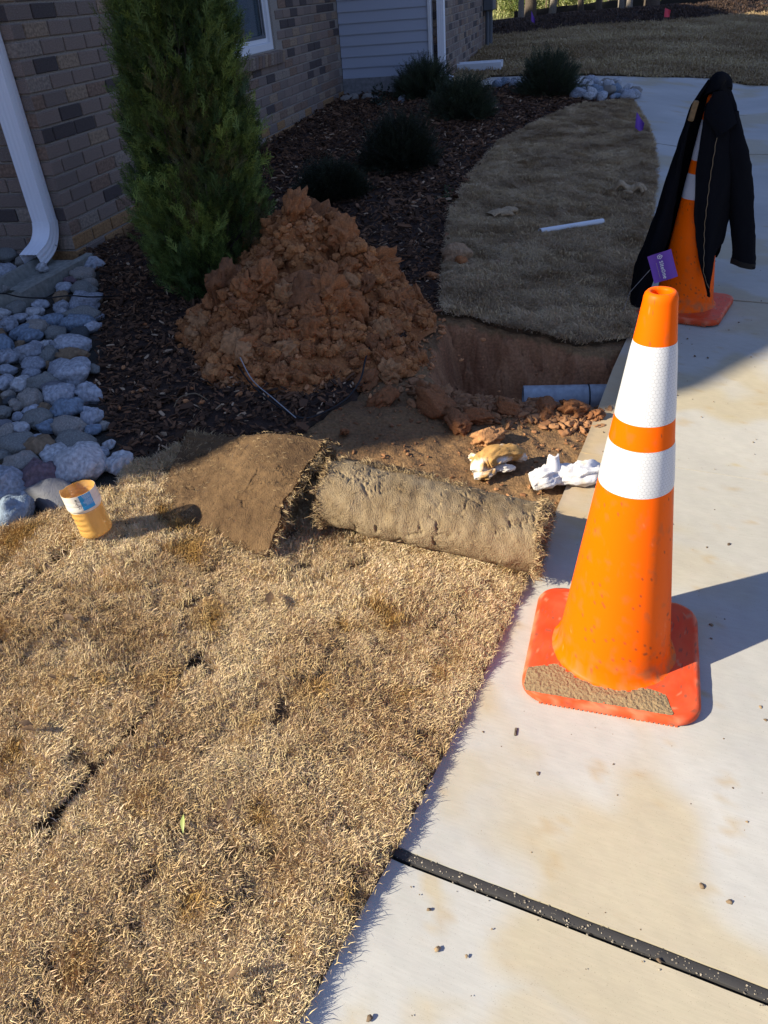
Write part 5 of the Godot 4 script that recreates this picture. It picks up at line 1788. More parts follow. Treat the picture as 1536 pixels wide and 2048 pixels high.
func make_cone(label: String, at: Vector3, yaw: float, sheen: StandardMaterial3D, sheen2: StandardMaterial3D) -> Node3D:
	var t := thing("traffic_cone", label, "traffic cone", at, Basis(Vector3.UP, yaw), "traffic cones on the walk")
	var prof := [Vector2(0.150, 0.029), Vector2(0.143, 0.031), Vector2(0.137, 0.036), Vector2(0.133, 0.046)]
	for k in 135:
		var h := 0.06 + k * 0.00624
		prof.append(Vector2(cone_radius(h), h))
	prof.append_array([Vector2(0.0305, 0.903), Vector2(0.0285, 0.910), Vector2(0.0245, 0.9145), Vector2(0.019, 0.9135), Vector2(0.0165, 0.909), Vector2(0.018, 0.895), Vector2(0.026, 0.84), Vector2(0.045, 0.7)])
	var a := Acc.new()
	a.lathe(prof, 144)
	for k in a.V.size():
		var p := a.V[k]
		var c := Color(0.93, 0.122, 0.003)
		# scuffs and specks of mud low down
		var s := noise_b.get_noise_3dv(Vector3(p.x * 26.0, p.y * 20.0, p.z * 26.0))
		c = mix(c, Color(0.55, 0.12, 0.03), clampf((s - 0.22) * 1.6, 0.0, 0.5))
		var f := noise_a.get_noise_3dv(p * 130.0)
		if f > 0.60 - 0.22 * smoothstep(0.35, 0.05, p.y) * (0.6 + noise_b.get_noise_3dv(p * 6.0)): c = mix(c, Color(0.10, 0.05, 0.03), 0.75)
		if noise_b.get_noise_3dv(Vector3(p.x * 70.0, p.y * 7.0, p.z * 70.0)) > 0.60: c = mix(c, Color(0.96, 0.24, 0.08), 0.4)
		if p.y < 0.16: c = mix(c, Color(0.35, 0.16, 0.07), smoothstep(0.12, 0.03, p.y) * 0.6 * clampf(0.3 + s * 2.0, 0.0, 1.0))
		a.C[k] = c
	inst("body", a.mesh(), M.orange, t)
	for c in [[0.667, 0.822, sheen, "upper_collar"], [0.513, 0.614, sheen2, "lower_collar"]]:
		var q := []
		for k in 9:
			var h := lerpf(c[0], c[1], k / 8.0)
			q.append(Vector2(cone_radius(h) + (0.0012 if k > 0 and k < 8 else 0.0003), h))
		var b := Acc.new()
		b.lathe(q, 64)
		inst(c[3], b.mesh(), c[2], t)
	# square base with rounded corners
	var rows := []
	var levels := [[0.985, 0.004], [1.0, 0.010], [1.0, 0.021], [0.985, 0.027]]
	for k in 40: levels.append([lerpf(0.955, 0.40, k / 39.0), lerpf(0.0295, 0.031, k / 39.0)])
	for r in levels:
		var row := []
		var ring := []
		for k in 4:
			for j in 9:
				var ang := k * PI / 2 + j / 8.0 * PI / 2
				var cn := Vector2(0.14, 0.14) if k == 0 else (Vector2(-0.14, 0.14) if k == 1 else (Vector2(-0.14, -0.14) if k == 2 else Vector2(0.14, -0.14)))
				ring.append(cn + Vector2(cos(ang), sin(ang)) * 0.06)
		for k in ring.size():
			var n: int = 22 if k % 9 == 8 else 1
			for j in n: row.append((ring[k] as Vector2).lerp(ring[(k + 1) % ring.size()], float(j) / n) * r[0])
		for k in row.size():
			var p: Vector2 = row[k]
			row[k] = Vector3(p.x, r[1] + 0.0012 * noise_b.get_noise_2d(p.x * 20.0, p.y * 20.0), p.y)
		rows.append(row)
	var g := Acc.new()
	g.grid(rows, true, false)
	for k in g.V.size():
		var p := g.V[k]
		var c := mix(Color(0.66, 0.062, 0.018), Color(0.60, 0.095, 0.036), 0.5 + noise_b.get_noise_3dv(p * 13.0))
		var rim := maxf(absf(p.x), absf(p.z))
		# rubbed pale along the edge, specked with mud
		if rim > 0.175: c = mix(c, Color(0.66, 0.22, 0.12), smoothstep(0.182, 0.198, rim) * clampf(0.2 + 1.4 * noise_b.get_noise_3dv(p * 21.0), 0.0, 0.9))
		if noise_a.get_noise_3dv(p * 70.0) > 0.43: c = mix(c, Color(0.16, 0.08, 0.05), 0.7)
		if noise_b.get_noise_3dv(p * 30.0) > 0.42: c = mix(c, Color(0.42, 0.28, 0.15), 0.45)
		g.C[k] = c
	inst("base", g.mesh(), M.orange, t)
	var nb := Acc.new()
	nb.col = Color(0.62, 0.12, 0.05)
	for side in 4:
		var q := Basis(Vector3.UP, side * PI / 2)
		for k in 30:
			nb.box(q * Vector3(-0.15 + k * 0.0103, 0.003, 0.1955), Vector3(0.0055, 0.006, 0.005), q)
	inst("foot_ridges", nb.mesh(), M.orange, t)
	return t

func build_cones() -> void:
	var hx := hex_texture()
	var mats := []
	for s in [Vector3(40, 11, 1), Vector3(56, 7.4, 1)]:
		var m := StandardMaterial3D.new()
		m.albedo_color = lin(0.64, 0.64, 0.645)
		m.albedo_texture = hx
		m.uv1_scale = s
		m.roughness = 0.35
		m.metallic_specular = 0.5
		mats.append(m)
	var c1 := make_cone("tall orange cone with two white bands in full sun, nearest on the walk", Vector3(0.532, 0.006, -1.331), -0.343, mats[0], mats[1])
	make_cone("orange cone in the shade, draped with a black jacket", Vector3(1.519, 0.030, -3.517), -0.599, mats[0], mats[1])
	# dried mud caked on the near cone's base
	var inv := c1.transform.affine_inverse()
	var poly := PackedVector2Array()
	for p in [Vector3(0.319, 0.037, -1.277), Vector3(0.377, 0.037, -1.280), Vector3(0.416, 0.037, -1.243), Vector3(0.446, 0.037, -1.202), Vector3(0.505, 0.037, -1.183), Vector3(0.562, 0.037, -1.183), Vector3(0.595, 0.037, -1.161), Vector3(0.593, 0.037, -1.113), Vector3(0.548, 0.037, -1.108), Vector3(0.467, 0.037, -1.134), Vector3(0.374, 0.037, -1.168), Vector3(0.302, 0.037, -1.204), Vector3(0.298, 0.037, -1.244)]:
		var q: Vector3 = inv * p
		poly.append(Vector2(q.x, q.z))
	poly = Geometry2D.intersect_polygons(grow(poly, 0.008), PackedVector2Array([Vector2(-0.192, -0.192), Vector2(0.192, -0.192), Vector2(0.192, 0.192), Vector2(-0.192, 0.192)]))[0]
	var hf := func(p: Vector2) -> float:
		return 0.0306 + 0.0026 * smoothstep(0.0, 0.03, edge_distance(p, poly) + 0.006 * noise_b.get_noise_2d(p.x * 60.0, p.y * 60.0)) + 0.0015 * noise_b.get_noise_2d(p.x * 30.0, p.y * 30.0) + 0.0012 * noise_b.get_noise_2d(p.x * 90.0, p.y * 90.0)
	inst("dried_mud", patch(poly, 0.004, hf, func(_p): return Color.WHITE), M.mud, c1)

# ---------------------------------------------------------------- the jacket on the far cone

func table(rows: Array, h: float, col: int) -> float:
	# rows run from high to low: [h, values...]
	if h >= rows[0][0]: return rows[0][col]
	for k in rows.size() - 1:
		if h >= rows[k + 1][0]:
			var t := inverse_lerp(rows[k][0], rows[k + 1][0], h)
			return lerpf(rows[k][col], rows[k + 1][col], t)
	return rows[rows.size() - 1][col]

func build_jacket() -> void:
	var side := Vector3(0.918, 0, 0.397)
	var front := Vector3(-0.397, 0, 0.918)
	var t := thing("black_jacket", "black zip work jacket hung over the farther orange cone", "jacket", Vector3(1.519, 0.027, -3.517), Basis(side, Vector3.UP, front))
	# height, left silhouette, right silhouette, left front edge, right front edge
	var T := [[0.965, -0.035, 0.035, -0.030, 0.030], [0.94, -0.055, 0.052, -0.050, 0.010], [0.88, -0.090, 0.082, -0.080, -0.034], [0.78, -0.112, 0.112, -0.083, -0.034], [0.63, -0.140, 0.128, -0.088, -0.032], [0.44, -0.180, 0.135, -0.098, -0.006],
		[0.37, -0.196, 0.133, -0.106, 0.012], [0.28, -0.220, 0.130, -0.122, 0.036], [0.22, -0.236, 0.126, -0.140, 0.061], [0.13, -0.248, 0.112, -0.152, 0.098], [0.02, -0.250, 0.11, -0.170, 0.104]]
	var rows := []
	var nv := 56
	var nt := 72
	for v in nv:
		var row := []
		for k in nt:
			var s := float(k) / (nt - 1)
			# how low the hem hangs, going round from the left front edge to the right one
			var hem := 0.035 + 0.20 * smoothstep(0.30, 0.45, s) - 0.01 * smoothstep(0.6, 0.7, s) + 0.10 * smoothstep(0.66, 0.76, s) - 0.205 * smoothstep(0.79, 0.93, s)
			var h := lerpf(0.972, hem, pow(float(v) / (nv - 1), 0.9))
			var uL := table(T, h, 1); var uR := table(T, h, 2); var oL := table(T, h, 3); var oR := table(T, h, 4)
			var rc := 0.031 + 0.115 * clampf((0.914 - h) / 0.884, 0.0, 1.0)
			var w := rc + 0.014
			var C := [Vector2(oL, w * 0.45), Vector2(lerpf(oL, uL, 0.55), w * 0.75), Vector2(uL, 0.012), Vector2(uL * 0.72, -w * 0.75), Vector2(0.0, -w - 0.012), Vector2(uR * 0.75, -w * 0.75), Vector2(uR, 0.004), Vector2(lerpf(uR, oR, 0.45), w * 0.98), Vector2(oR, w + 0.004)]
			var f := s * 8.0
			var i := mini(int(f), 7)
			var p: Vector2 = (C[i] as Vector2).cubic_interpolate(C[i + 1], C[maxi(i - 1, 0)], C[mini(i + 2, 8)], f - i)
			var fold := 0.012 * noise_a.get_noise_2d(s * 7.0, h * 1.6) + 0.006 * noise_a.get_noise_2d(s * 17.0 + 5.0, h * 3.5 + 2.0) + 0.004 * noise_b.get_noise_2d(s * 6.0, h * 9.0)
			p *= 1.0 + fold / maxf(p.length(), 0.04) * smoothstep(0.99, 0.8, h)
			row.append(Vector3(p.x, h, p.y))
		rows.append(row)
	var a := Acc.new()
	a.shell(rows, 0.007, true)
	inst("jacket_body", a.mesh(), M.black_cloth, t)
	# the collar bunched over the tip
	var cap := []
	for v in 12:
		var q := v / 11.0
		var row := []
		for k in 36:
			var ang := TAU * k / 36
			var r := sin(q * PI * 0.5)
			var low := 0.05 + 0.05 * (0.5 + 0.5 * cos(ang + 2.2))
			var nz := 1.0 + 0.12 * noise_a.get_noise_2d(cos(ang) * 1.5 + 4.0, sin(ang) * 1.5 + q)
			row.append(Vector3(0.004 + cos(ang) * 0.056 * r * nz, 1.0 - (1.0 - cos(q * PI * 0.5)) * low * 1.1, sin(ang) * 0.056 * r * nz - 0.006))
		cap.append(row)
	a = Acc.new()
	a.grid(cap, true, true)
	inst("hood", a.mesh(), M.black_cloth, t)
	# the collar leaf folded out on the right of the opening
	var leaf := []
	for v in 14:
		var q := v / 13.0
		var row := []
		for k in 12:
			var s := k / 11.0
			var h := lerpf(0.935, 0.765 + 0.05 * s, q)
			var x := lerpf(lerpf(-0.012, -0.028, smoothstep(0.0, 0.3, q)) + 0.055 * smoothstep(0.45, 1.0, q), lerpf(0.045, 0.10, q), s)
			var w := 0.031 + 0.115 * (0.914 - h) / 0.884 + 0.036 + 0.010 * sin(s * PI) - 0.05 * s * s * (1.0 - 0.3 * q)
			row.append(Vector3(x, h, w + 0.004 * noise_a.get_noise_2d(s * 4.0, q * 4.0)))
		leaf.append(row)
	a = Acc.new()
	a.shell(leaf, 0.007, false)
	inst("collar", a.mesh(), M.black_cloth, t)
	# sleeve
	var sl := []
	for v in 34:
		var q := v / 33.0
		var c := Vector3(0.070, 0.86, 0.01).lerp(Vector3(0.160, 0.56, 0.012), minf(q * 2.0, 1.0)) if q < 0.5 else Vector3(0.160, 0.56, 0.012).lerp(Vector3(0.232, 0.232, 0.03), q * 2.0 - 1.0)
		var r := lerpf(0.030, 0.056, smoothstep(0.0, 0.3, q)) - 0.004 * q
		var row := []
		for k in 24:
			var ang := TAU * k / 24
			var nz := 1.0 + 0.16 * noise_a.get_noise_2d(cos(ang) * 1.2 + 8.0, sin(ang) * 1.2 + q * 3.4) + 0.07 * noise_b.get_noise_2d(ang, q * 11.0)
			row.append(c + Vector3(cos(ang) * r * nz, -cos(ang) * r * 0.22, sin(ang) * r * 0.72 * nz))
		sl.append(row)
	a = Acc.new()
	a.shell(sl, 0.006, true, true)
	inst("sleeve", a.mesh(), M.black_cloth, t)
	var cf := []
	for v in 4:
		var row := []
		for p in sl[33]: row.append(p + (p - Vector3(0.232, 0.232, 0.03)) * 0.05 + Vector3(-0.004, 0.020 - 0.008 * v, 0))
		cf.append(row)
	a = Acc.new()
	a.shell(cf, 0.004, true, true)
	inst("cuff", a.mesh(), M.lining, t)
	# zip down the right front
	var zp := []
	var zr := []
	for k in 60:
		var q := k / 59.0
		var h := lerpf(0.775, 0.16, q)
		var x := table([[0.78, 0.030], [0.6, 0.030], [0.42, 0.038], [0.22, 0.066], [0.16, 0.098]], h, 1)
		# find the cloth in front at this place
		var best := 1e9
		var at := Vector3.ZERO
		for row in rows:
			for j in range(50, nt):
				var p: Vector3 = row[j]
				var d := Vector2(p.x - x, p.y - h).length()
				if d < best: best = d; at = p
		zp.append(Vector3(x + 0.0015 * sin(k * 1.3), h, at.z + 0.002))
		zr.append(0.0016)
	a = Acc.new()
	a.tube(zp, zr, 6)
	inst("zip", a.mesh(), M.brass, t)
	# tan tab hanging out of the collar opening
	a = Acc.new()
	a.rounded(Vector3.ZERO, Vector3(0.024, 0.078, 0.012), 0.004)
	inst("tan_tab", a.mesh(), M.suede, t).transform = Transform3D(Basis(Vector3(0, 0, 1), -0.16), Vector3(-0.077, 0.865, 0.055))

# ---------------------------------------------------------------- flags

func build_flags() -> void:
	var side := Vector3(0.918, 0, 0.397)
	var f := Vector3(-0.397, 0, 0.918)
	var tx := (side * 0.36 - Vector3.UP * 0.933).normalized()
	var ty := (side * 0.933 + Vector3.UP * 0.36).normalized()
	var t := thing("marker_flag", "purple marker flag with white lettering on a wire in front of the jacket", "flag", Vector3(1.331, 0.295, -3.359), Basis(tx, ty, tx.cross(ty)), "marker flags")
	var rows := []
	for j in 12:
		var row := []
		for i in 14:
			var x := (i / 13.0 - 0.5) * 0.126
			var y := (j / 11.0 - 0.5) * 0.102
			row.append(Vector3(x, y, 0.004 * sin(x * 40.0 + y * 20.0) + 0.003 * sin(y * 60.0)))
		rows.append(row)
	var a := Acc.new()
	a.shell(rows, 0.0006, false)
	inst("card", a.mesh(), M.purple, t)
	var font := SystemFont.new()
	font.font_names = PackedStringArray(["Droid Sans"])
	font.font_weight = 700
	var tm := TextMesh.new()
	tm.text = "SiteOne"
	tm.font = font
	tm.font_size = 32
	tm.pixel_size = 0.00068
	tm.depth = 0.0006
	inst("lettering", tm, M.print, t).position = Vector3(0.012, 0.000, 0.0085)
	# emblem: a diamond outline round a drop
	var em := Acc.new()
	var o := Vector3(-0.048, 0.000, 0.0085)
	var pts := [Vector3(0, 0.013, 0), Vector3(0.011, 0.002, 0), Vector3(0.006, -0.010, 0), Vector3(-0.006, -0.010, 0), Vector3(-0.011, 0.002, 0)]
	for k in 5:
		em.quad(o + pts[k], o + pts[(k + 1) % 5], o + pts[(k + 1) % 5] * 0.72, o + pts[k] * 0.72)
	em.tri(o + Vector3(0, 0.006, 0), o + Vector3(0.004, -0.003, 0), o + Vector3(-0.004, -0.003, 0))
	inst("emblem", em.mesh(), M.print, t)
	var ln := Acc.new()
	for k in 13:
		ln.quad(Vector3(-0.026 + k * 0.0056, -0.019, 0.0085), Vector3(-0.0222 + k * 0.0056, -0.019, 0.0085), Vector3(-0.0222 + k * 0.0056, -0.0215, 0.0085), Vector3(-0.026 + k * 0.0056, -0.0215, 0.0085))
	inst("small_print", ln.mesh(), M.print_gold, t)
	var w := Acc.new()
	var inv := t.transform.affine_inverse()
	w.tube([inv * Vector3(1.36, 0.34, -3.365), inv * Vector3(1.285, 0.275, -3.385), inv * Vector3(1.222, 0.165, -3.43), inv * Vector3(1.205, 0.03, -3.47)], [0.0013], 6)
	inst("wire", w.mesh(), M.wire, t)
	# the others, small and far
	small_flag(Vector2(2.433, -7.172), 0.10, M.purple, 0.12, 0.9, "small purple marker flag drooping on the lawn strip by the walk")
	small_flag(Vector2(1.389, -11.468), 0.27, M.blue, 0.12, 0.5, "blue marker flag at the corner beyond the far downspout")
	small_flag(Vector2(3.331, -15.902), 0.22, M.purple, 0.14, 1.2, "tiny purple marker flag on the straw bank below the meter box")
	small_flag(Vector2(5.734, -15.967), 0.16, M.pink, 0.14, 0.1, "tiny pink marker flag on the bank below the vine-wrapped tree")

func small_flag(p: Vector2, h: float, m: Material, size: float, droop: float, label: String) -> void:
	var t := thing("marker_flag", label, "flag", on(p), Basis(), "marker flags")
	var w := Acc.new()
	w.tube([Vector3(0, -0.05, 0), Vector3(0.004, h * 0.5, 0), Vector3(0, h + size * 0.5, 0)], [0.0016], 5)
	inst("wire", w.mesh(), M.wire, t)
	var rows := []
	for j in 8:
		var row := []
		for i in 8:
			var x := i / 7.0
			var y := j / 7.0
			row.append(Vector3(x * size * 0.75 * cos(droop * 0.7), h - size * 0.4 + y * size * (1.0 - 0.25 * x) - x * size * droop * 0.55, 0.02 * sin(x * 5.0 + y * 2.0) * x + 0.01))
		rows.append(row)
	var a := Acc.new()
	a.shell(rows, 0.0006)
	inst("card", a.mesh(), m, t)

# ---------------------------------------------------------------- small things

func build_small_things() -> void:
	build_bottle()
	build_rags()
	# pipes
	var pa: Vector3 = Vector3(1.038, 0.181, -4.510)
	var pb: Vector3 = Vector3(1.465, 0.151, -4.723)
	var a := Acc.new()
	pipe_mesh(a, pa, pb, 0.0175, 0.014)
	tag(inst("white_pipe", a.mesh(), M.pvc_white), "short length of white plastic pipe lying on the lawn strip", "pipe")
	var q := thing("grey_pipe", "grey plastic pipe crossing the bottom of the pit under the walk", "pipe")
	a = Acc.new()
	pipe_mesh(a, Vector3(0.655, -0.135, -3.03), Vector3(1.9, -0.150, -2.87), 0.060, 0.054)
	inst("pipe_length", a.mesh(), M.pvc_grey, q)
	a = Acc.new()
	var dr := Vector3(1.245, -0.015, 0.16).normalized()
	a.tube([Vector3(0.93, -0.138, -2.995), Vector3(0.93, -0.138, -2.995) + dr * 0.006], [0.0615], 28)
	inst("black_band", a.mesh(), M.rubber, q)
	# thin black tubing
	var t := Acc.new()
	t.tube(smooth_line([Vector3(-1.798, 0.367, -3.499), Vector3(-1.686, 0.365, -3.565), Vector3(-1.562, 0.367, -3.479), Vector3(-1.442, 0.361, -3.452), Vector3(-1.325, 0.365, -3.442), Vector3(-1.258, 0.335, -3.496), Vector3(-1.182, 0.270, -3.684)]), [0.0032], 6)
	tag(inst("drip_tubing", t.mesh(), M.rubber), "thin black tube lying across the grey splash block and rocks", "tube")
	t = Acc.new()
	t.tube(smooth_line([Vector3(-0.533, 0.240, -2.830), Vector3(-0.462, 0.216, -2.669), Vector3(-0.374, 0.182, -2.551), Vector3(-0.272, 0.157, -2.460), Vector3(-0.201, 0.152, -2.484), Vector3(-0.109, 0.159, -2.568), Vector3(-0.048, 0.180, -2.685), Vector3(-0.019, 0.207, -2.833), Vector3(0.031, 0.227, -3.065)]), [0.0036], 6)
	tag(inst("drip_tubing", t.mesh(), M.rubber), "thin black tube looping out of the clay heap at its near foot", "tube")
	var g := Acc.new()
	g.tube(smooth_line([Vector3(-0.493, 0.292, -2.734), Vector3(-0.448, 0.233, -2.650), Vector3(-0.360, 0.200, -2.533), Vector3(-0.286, 0.159, -2.457)]), [0.0022], 6)
	tag(inst("grey_wire", g.mesh(), M.wire), "grey wire running down the near side of the clay heap", "wire")
	g = Acc.new()
	g.tube(smooth_line([Vector3(-0.736, 0.191, -2.561), Vector3(-0.711, 0.220, -2.579), Vector3(-0.655, 0.226, -2.589), Vector3(-0.617, 0.194, -2.594)]), [0.0022], 5)
	tag(inst("dry_stalk", g.mesh(), M.stake), "pale dry stalk arched over the mulch left of the heap", "stalk")
	# gloves
	glove(Vector2(0.876, -4.827), 0.5, "flat tan leather work glove on the lawn strip beside the white pipe", false)
	glove(Vector2(1.829, -5.362), -0.3, "crumpled brown leather work glove on the lawn strip near the jacket", true)
	# dead leaves, a green one, bits of bark on the near grass and walk
	var leaf := Acc.new()
	var lr := []
	for j in 7:
		var row := []
		var s := j / 6.0
		var w := 0.5 * sin(PI * clampf(s, 0.04, 0.97)) * (0.9 - 0.3 * s)
		for i in 5:
			var u := i / 4.0 * 2.0 - 1.0
			row.append(Vector3(u * w * 0.55, 0.10 * absf(u) * w + 0.07 * sin(s * 4.0), s - 0.5))
		lr.append(row)
	leaf.shell(lr, 0.012)
	var lm := leaf.mesh()
	var brown := mat(lin(0.17, 0.10, 0.055), 0.75, "clay", "", 8.0)
	var n := 0
	for l in [[Vector2(-0.312, -1.510), 0.05, "brown dead leaf on the grass below the sod flap"], [Vector2(-0.351, -0.931), 0.03, "small grey brown leaf fragment low on the grass"], [Vector2(-0.793, -1.108), 0.045, "brown leaf at the left edge beside the dark sod joint"], [Vector2(-0.797, -1.121), 0.03, "leaf scrap lying against another brown leaf on the left"], [Vector2(-0.797, -1.440), 0.04, "dark curled leaf on the upper left grass"],
			[Vector2(-0.677, -1.781), 0.035, "dark leaf on the grass just right of the bottle"], [Vector2(-0.778, -1.243), 0.03, "tan leaf scrap in the left part of the grass"], [Vector2(0.383, -1.770), 0.022, "little leaf under the near side of the sod roll"], [Vector2(-0.911, -1.579), 0.03, "dark bit of leaf in the upper left sod joint"], [Vector2(-0.312, -0.623), 0.03, "brown leaf fragment near the bottom of the grass"]]:
		var o := inst("dead_leaf", lm, brown)
		tag(o, l[2], "leaf", "dead leaves on the near grass")
		o.transform = Transform3D(Basis.from_euler(Vector3(rng.randfn() * 0.3, rng.randf() * TAU, rng.randfn() * 0.3)) * Basis.from_scale(Vector3(l[1], l[1], l[1])), Vector3(l[0].x, sod_height(l[0]) + 0.032, l[0].y))
		n += 1
	var gl := inst("green_leaf", lm, mat(lin(0.32, 0.36, 0.11), 0.5))
	tag(gl, "narrow yellow green leaf lying on the near grass", "leaf")
	var gp: Vector2 = Vector2(-0.435, -0.887)
	gl.transform = Transform3D(Basis.from_euler(Vector3(0.15, 0.1, 0.2)) * Basis.from_scale(Vector3(0.022, 0.03, 0.036)), Vector3(gp.x, sod_height(gp) + 0.034, gp.y))
	var bit := Acc.new()
	bit.rounded(Vector3.ZERO, Vector3(0.006, 0.005, 0.022), 0.0015)
	var b := inst("bark_chip", bit.mesh(), M.bark)
	tag(b, "brown sliver of bark on the walk in front of the near cone", "bark chip")
	b.transform = Transform3D(Basis(Vector3.UP, -0.3), on(Vector2(0.253, -1.119), 0.008))
	# grit and crumbs of soil on the concrete
	var crumb := blob(141, Vector3.ONE, 0.35, 1.6, 0.1, 8, 5, 2).mesh()
	var list := []
	var cols := []
	for k in 2200:
		var p := Vector2(rng.randf_range(-0.1, 2.4), rng.randf_range(-4.2, -0.4))
		if off_walk(p.x, p.y) > -0.02: continue
		var near := off_walk(p.x, p.y) > -0.25 and p.y < -2.0
		if not near and rng.randf() < 0.62: continue
		var s := 0.0009 + 0.0042 * pow(rng.randf(), 4.0)
		list.append(Transform3D(Basis(Vector3.UP, rng.randf() * TAU) * Basis.from_scale(Vector3(s * 1.3, s * 0.7, s)), on(p, 0.0065 + s * 0.4)))
		cols.append(mix(Color(0.07, 0.045, 0.03), Color(0.30, 0.21, 0.12), rng.randf()))
	scatter("grit", crumb, M.chip, list, cols)

func smooth_line(p: Array) -> Array:
	var out := []
	for k in p.size() - 1:
		for j in 8:
			out.append((p[k] as Vector3).cubic_interpolate(p[k + 1], p[maxi(k - 1, 0)], p[mini(k + 2, p.size() - 1)], j / 8.0))
	out.append(p[p.size() - 1])
	return out

func pipe_mesh(a: Acc, p: Vector3, q: Vector3, r: float, ri: float) -> void:
	var d := (q - p).normalized()
	a.tube([p, p.lerp(q, 0.5), q], [r], 32, false)
	a.tube([q, p.lerp(q, 0.5), p], [ri], 32, false)
	for e in [p, q]:
		var x := d.cross(Vector3.UP).normalized()
		var y := x.cross(d)
		for j in 32:
			var c0 := x * cos(TAU * j / 32) + y * sin(TAU * j / 32)
			var c1 := x * cos(TAU * (j + 1) / 32) + y * sin(TAU * (j + 1) / 32)
			a.quad(e + c0 * r, e + c1 * r, e + c1 * ri, e + c0 * ri)

func glove(p: Vector2, yaw: float, label: String, bunched: bool) -> void:
	var t := thing("work_glove", label, "glove", on(p, 0.02), Basis(Vector3.UP, yaw), "leather work gloves on the lawn strip")
	var a := Acc.new()
	var lift := 0.035 if bunched else 0.012
	# cuff and palm: a flattened, folded sleeve
	var rows := []
	for k in 18:
		var s := k / 17.0
		var row := []
		for j in 20:
			var an := TAU * j / 20
			var w := 0.046 - 0.008 * s
			var th := (0.013 if not bunched else 0.022) * (1.0 + 0.4 * noise_a.get_noise_2d(s * 4.0, an))
			row.append(Vector3(-0.10 + 0.13 * s, 0.016 + sin(an) * th + lift * sin(s * PI) + (0.02 * sin(s * 7.0) if bunched else 0.0), cos(an) * w * (1.0 + 0.1 * noise_a.get_noise_1d(s * 6.0))))
		rows.append(row)
	a.shell(rows, 0.002, false, true)
	for k in 4:
		var z := -0.033 + k * 0.021
		var l: float = [0.062, 0.075, 0.070, 0.052][k]
		var cu := 0.03 if bunched else 0.006
		a.tube(smooth_line([Vector3(0.018, 0.018, z), Vector3(0.03 + l * 0.5, 0.016 + cu, z * 1.15), Vector3(0.03 + l, 0.012 + (0.0 if bunched else cu), z * 1.3)]), [0.0115], 10)
	a.tube(smooth_line([Vector3(-0.04, 0.016, 0.036), Vector3(-0.01, 0.02, 0.062), Vector3(0.02, 0.012, 0.07)]), [0.012], 10)
	inst("leather", a.mesh(), M.glove, t)

func build_bottle() -> void:
	var p: Vector2 = Vector2(-0.817, -1.798)
	var t := thing("cut_bottle", "amber plastic bottle with its top cut off, leaning on the grass by the rocks", "bottle", Vector3(p.x, sod_height(p) + 0.012, p.y), Basis(Vector3(0.25, 0, 1).normalized(), 0.12) * Basis(Vector3.RIGHT, -0.06))
	var prof := [Vector2(0.0, 0.004), Vector2(0.034, 0.002), Vector2(0.043, 0.006), Vector2(0.0475, 0.014), Vector2(0.0475, 0.024)]
	for k in 27:
		var y := 0.026 + k * 0.0035
		prof.append(Vector2(0.0470 - 0.0018 * (0.5 - 0.5 * cos(k * TAU / 6.75)) if y > 0.035 else 0.0470, y))
	prof.append_array([Vector2(0.0455, 0.122), Vector2(0.0450, 0.125), Vector2(0.0485, 0.129), Vector2(0.0495, 0.135), Vector2(0.0492, 0.150), Vector2(0.0470, 0.153), Vector2(0.0492, 0.156), Vector2(0.0490, 0.168), Vector2(0.0475, 0.171), Vector2(0.0492, 0.174), Vector2(0.0488, 0.196)])
	var segs := 56
	var rows := []
	for k in prof.size():
		var row := []
		for j in segs:
			var an := TAU * j / segs
			var q: Vector2 = prof[k]
			var y := q.y
			# the ribs stop short on one side, where the grip panel is
			var r := q.x
			if y > 0.03 and y < 0.118 and cos(an - 0.15) > 0.25: r = 0.0468
			# ragged cut edge, torn higher at the left
			if k == prof.size() - 1: y += 0.004 * noise_a.get_noise_1d(j * 0.6) + 0.011 * smoothstep(0.9, 1.0, cos(an - PI * 0.93))
			row.append(Vector3(cos(an) * r, y, sin(an) * r))
		rows.append(row)
	t.scale = Vector3(0.96, 0.74, 0.96)
	var a := Acc.new()
	a.shell(rows, 0.0011, false, true)
	inst("bottle_body", a.mesh(), M.plastic, t)
	# paper label round the upper part; facing side is +z, turned a little right
	var lab := []
	for k in range(prof.size() - 11, prof.size()):
		var row := []
		for j in 50:
			var an := -0.9 + j / 49.0 * 4.6
			var q: Vector2 = prof[k]
			row.append(Vector3(cos(an) * (q.x + 0.0006), q.y - 0.0005, sin(an) * (q.x + 0.0006)))
		lab.append(row)
	a = Acc.new()
	a.shell(lab, 0.0004, false)
	inst("paper_label", a.mesh(), M.paper, t)
	var panel := []
	for k in range(prof.size() - 8, prof.size()):
		var row := []
		for j in 12:
			var an := 0.55 + j / 11.0 * 0.72
			var q: Vector2 = prof[k]
			row.append(Vector3(cos(an) * (q.x + 0.0011), q.y - 0.001, sin(an) * (q.x + 0.0011)))
		panel.append(row)
	a = Acc.new()
	a.shell(panel, 0.0003, false)
	inst("blue_panel", a.mesh(), M.label_blue, t)
	var pr := Acc.new()
	var ink := Acc.new()
	for k in 13:
		var y := 0.140 + k * 0.0042
		curved_bar(pr, 0.60, 0.60 + 0.6 * (0.75 + 0.25 * noise_a.get_noise_1d(k * 3.0)), y, 0.0011, 0.0503)
	for k in 26:
		var an := 1.45 + 0.30 * noise_a.get_noise_1d(k * 7.0)
		curved_bar(ink, an, an + 0.035, 0.142 + 0.045 * rng.randf(), 0.0024, 0.0503)
	inst("panel_print", pr.mesh(), M.print, t)
	inst("label_print", ink.mesh(), M.ink, t)

